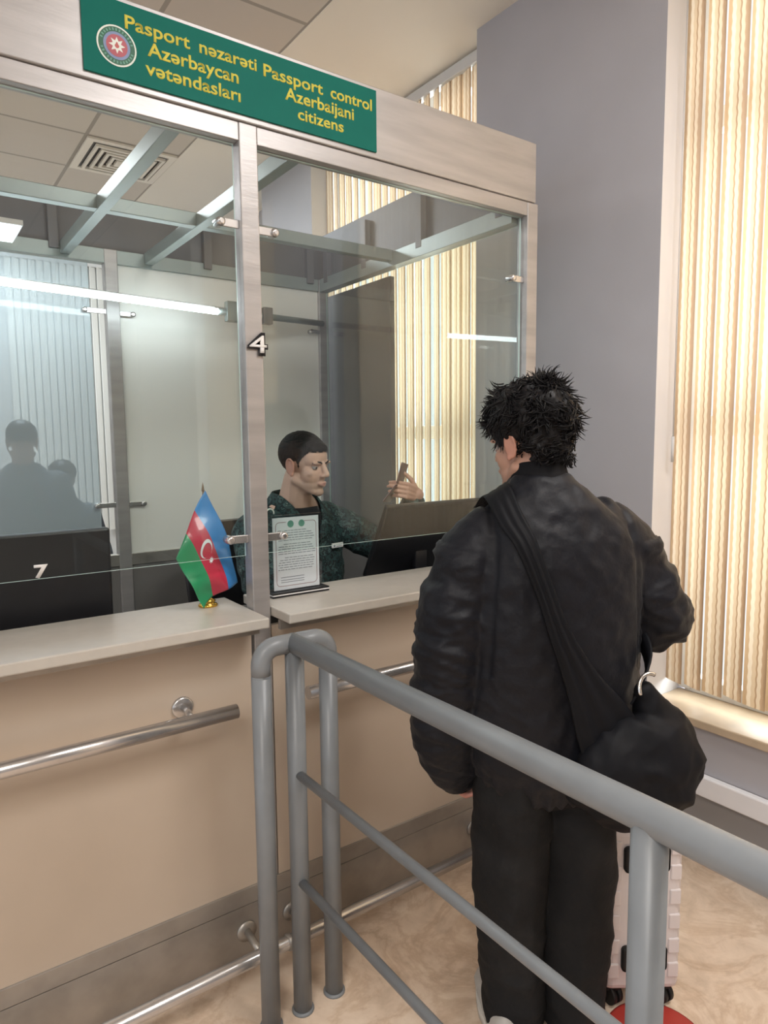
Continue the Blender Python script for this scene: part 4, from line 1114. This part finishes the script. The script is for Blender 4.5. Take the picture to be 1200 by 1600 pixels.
for dz in (.003, -.003): k.box(c + O3 @ V((-.006, .0045, dz)) - V((.014, .0006, .0009)), c + O3 @ V((-.006, .0045, dz)) + V((.014, .0006, .0009)), 0, 0, O3)
put('tag_print', k, 'ink', nt_)
k = MB(); c = V((1.135, .50, 1.335)); k.tube([c + V((.016 * math.cos(a), -.004, .012 + .016 * math.sin(a))) for a in [PI * (-.1 + 1.2 * j / 10) for j in range(11)]], .003, 6); put('shoulder_badge', k, 'offwhite', oj)

# passport held open in his left hand
pp = thing('passport', 'open burgundy passport held up in the officer\'s hand', 'passport', (1.656, .364, 1.43))
A0 = V((.060, -.043, .160)).normalized(); Wd = V((.52, .85, .05)); Wd = (Wd - A0 * Wd.dot(A0)).normalized(); Wd = (Wd * .93 + V((.8152, -.579, 0)) * .36); Wd = (Wd - A0 * Wd.dot(A0)).normalized(); Nn = A0.cross(Wd).normalized()
cen = V((1.656, .372, 1.437))
def leaf(name, d, mt, off, sub=1.0):
    k = MB(); n2 = d.cross(Wd).normalized()
    R_ = Matrix((Wd, n2, d)).transposed(); c = cen + d * .046 * 1.0 + n2 * off
    h = V((.060 * sub, .0012, .044 * sub)); k.box(c - h, c + h, .001, 0, R_); return put(name, k, mt, pp)
up = (A0 + Nn * .16).normalized(); dn = (-A0 + Nn * .22).normalized()
leaf('cover', up, 'passport', 0); leaf('cover', dn, 'passport', 0)
leaf('pages', up, 'page', .0022 if up.cross(Wd).dot(Nn) * 1 > 0 else -.0022, .95); leaf('pages', dn, 'page', .0022 if dn.cross(Wd).dot(Nn) > 0 else -.0022, .95)

# ---- people seen through the hazy rear glass
def bystander(x, y, z_off, az, label):
    P = V((x, y, 0)); F = frame(P, az)
    def L(a, b, c): return F @ V((a, b, c + z_off if c > .9 else c))
    t = thing('person', label, 'person', P, 'people')
    k = MB(); Th = frame(L(0, .02, 1.60), az, -.1); head_blobs(k, Th)
    k.cap(L(0, -.01, 1.55), L(0, -.02, 1.42), .055, .065); k.ell(L(0, 0, 1.22), (.19, .12, .22), F.to_3x3()); k.ell(L(0, 0, .98), (.16, .11, .18), F.to_3x3())
    for s_ in (-1, 1):
        k.cap(L(s_ * .19, 0, 1.36), L(s_ * .235, -.01, 1.08), .05, .042); k.cap(L(s_ * .235, -.01, 1.08), L(s_ * .20, .12, .91), .04, .028)
        hand_blobs(k, L(s_ * .20, .12, .91), F.to_3x3() @ V((-s_ * .2, .5, -.8)), F.to_3x3() @ V((-s_ * .6, .7, .3)), F.to_3x3() @ V((-s_, 0, -.3)), (.4, .4, .5, .5))
        k.cap(L(s_ * .09, 0, .88), L(s_ * .095, .01, .48), .08, .055); k.cap(L(s_ * .095, .01, .48), L(s_ * .09, -.01, .09), .053, .036); k.cap(L(s_ * .09, -.02, .045), L(s_ * .1, .14, .035), .036, .03)
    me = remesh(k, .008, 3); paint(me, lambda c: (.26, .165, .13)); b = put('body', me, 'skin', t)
    k = MB(); k.ell(Th @ V((0, -.02, .05)), (.083, .098, .085), Th.to_3x3()); put('hair', k, 'hair', b)
    k = MB()
    def rg_(z, hx, hy): return [L(hx * math.cos(2 * PI * j / 28), hy * math.sin(2 * PI * j / 28), z) for j in range(28)]
    k.loft([rg_(.82, .20, .15), rg_(1.0, .21, .155), rg_(1.25, .225, .15), rg_(1.38, .20, .125), rg_(1.45, .12, .09), rg_(1.49, .075, .07)])
    for s_ in (-1, 1): k.cap(L(s_ * .17, 0, 1.37), L(s_ * .25, -.01, 1.08), .075, .068, 16); k.cap(L(s_ * .25, -.01, 1.08), L(s_ * .205, .11, .93), .066, .045, 16)
    put('coat', remesh(k, .012, 4), 'shadow_cloth', b)
    k = MB(); k.loft([rg_(.95, .175, .125), rg_(.8, .18, .13), rg_(.74, .16, .12)])
    for s_ in (-1, 1): k.cap(L(s_ * .09, 0, .82), L(s_ * .092, 0, .08), .088, .072, 16)
    put('trousers', remesh(k, .014, 3), 'shadow_cloth', b)
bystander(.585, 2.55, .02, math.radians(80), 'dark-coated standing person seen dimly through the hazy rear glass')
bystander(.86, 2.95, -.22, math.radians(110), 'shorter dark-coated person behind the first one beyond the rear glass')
# pale blind on the far wall, seen through that glass
fb = thing('vertical_blind', 'pale vertical blind on the far wall, seen through the hazy rear glass', 'blind', (1.1, 4.85, .8), 'vertical blinds along the window wall')
k = MB()
for q in range(14): k.box((.84 + q * .062, 4.862, .8), (.90 + q * .062, 4.866, 3.2), 0, 0, Matrix.Rotation(math.radians(28), 3, 'Z'))
put('slats', k, 'whiteboard', fb); bx('head_rail', (.8, 4.85, 3.2), (1.72, 4.895, 3.25), 'alu_white', fb)
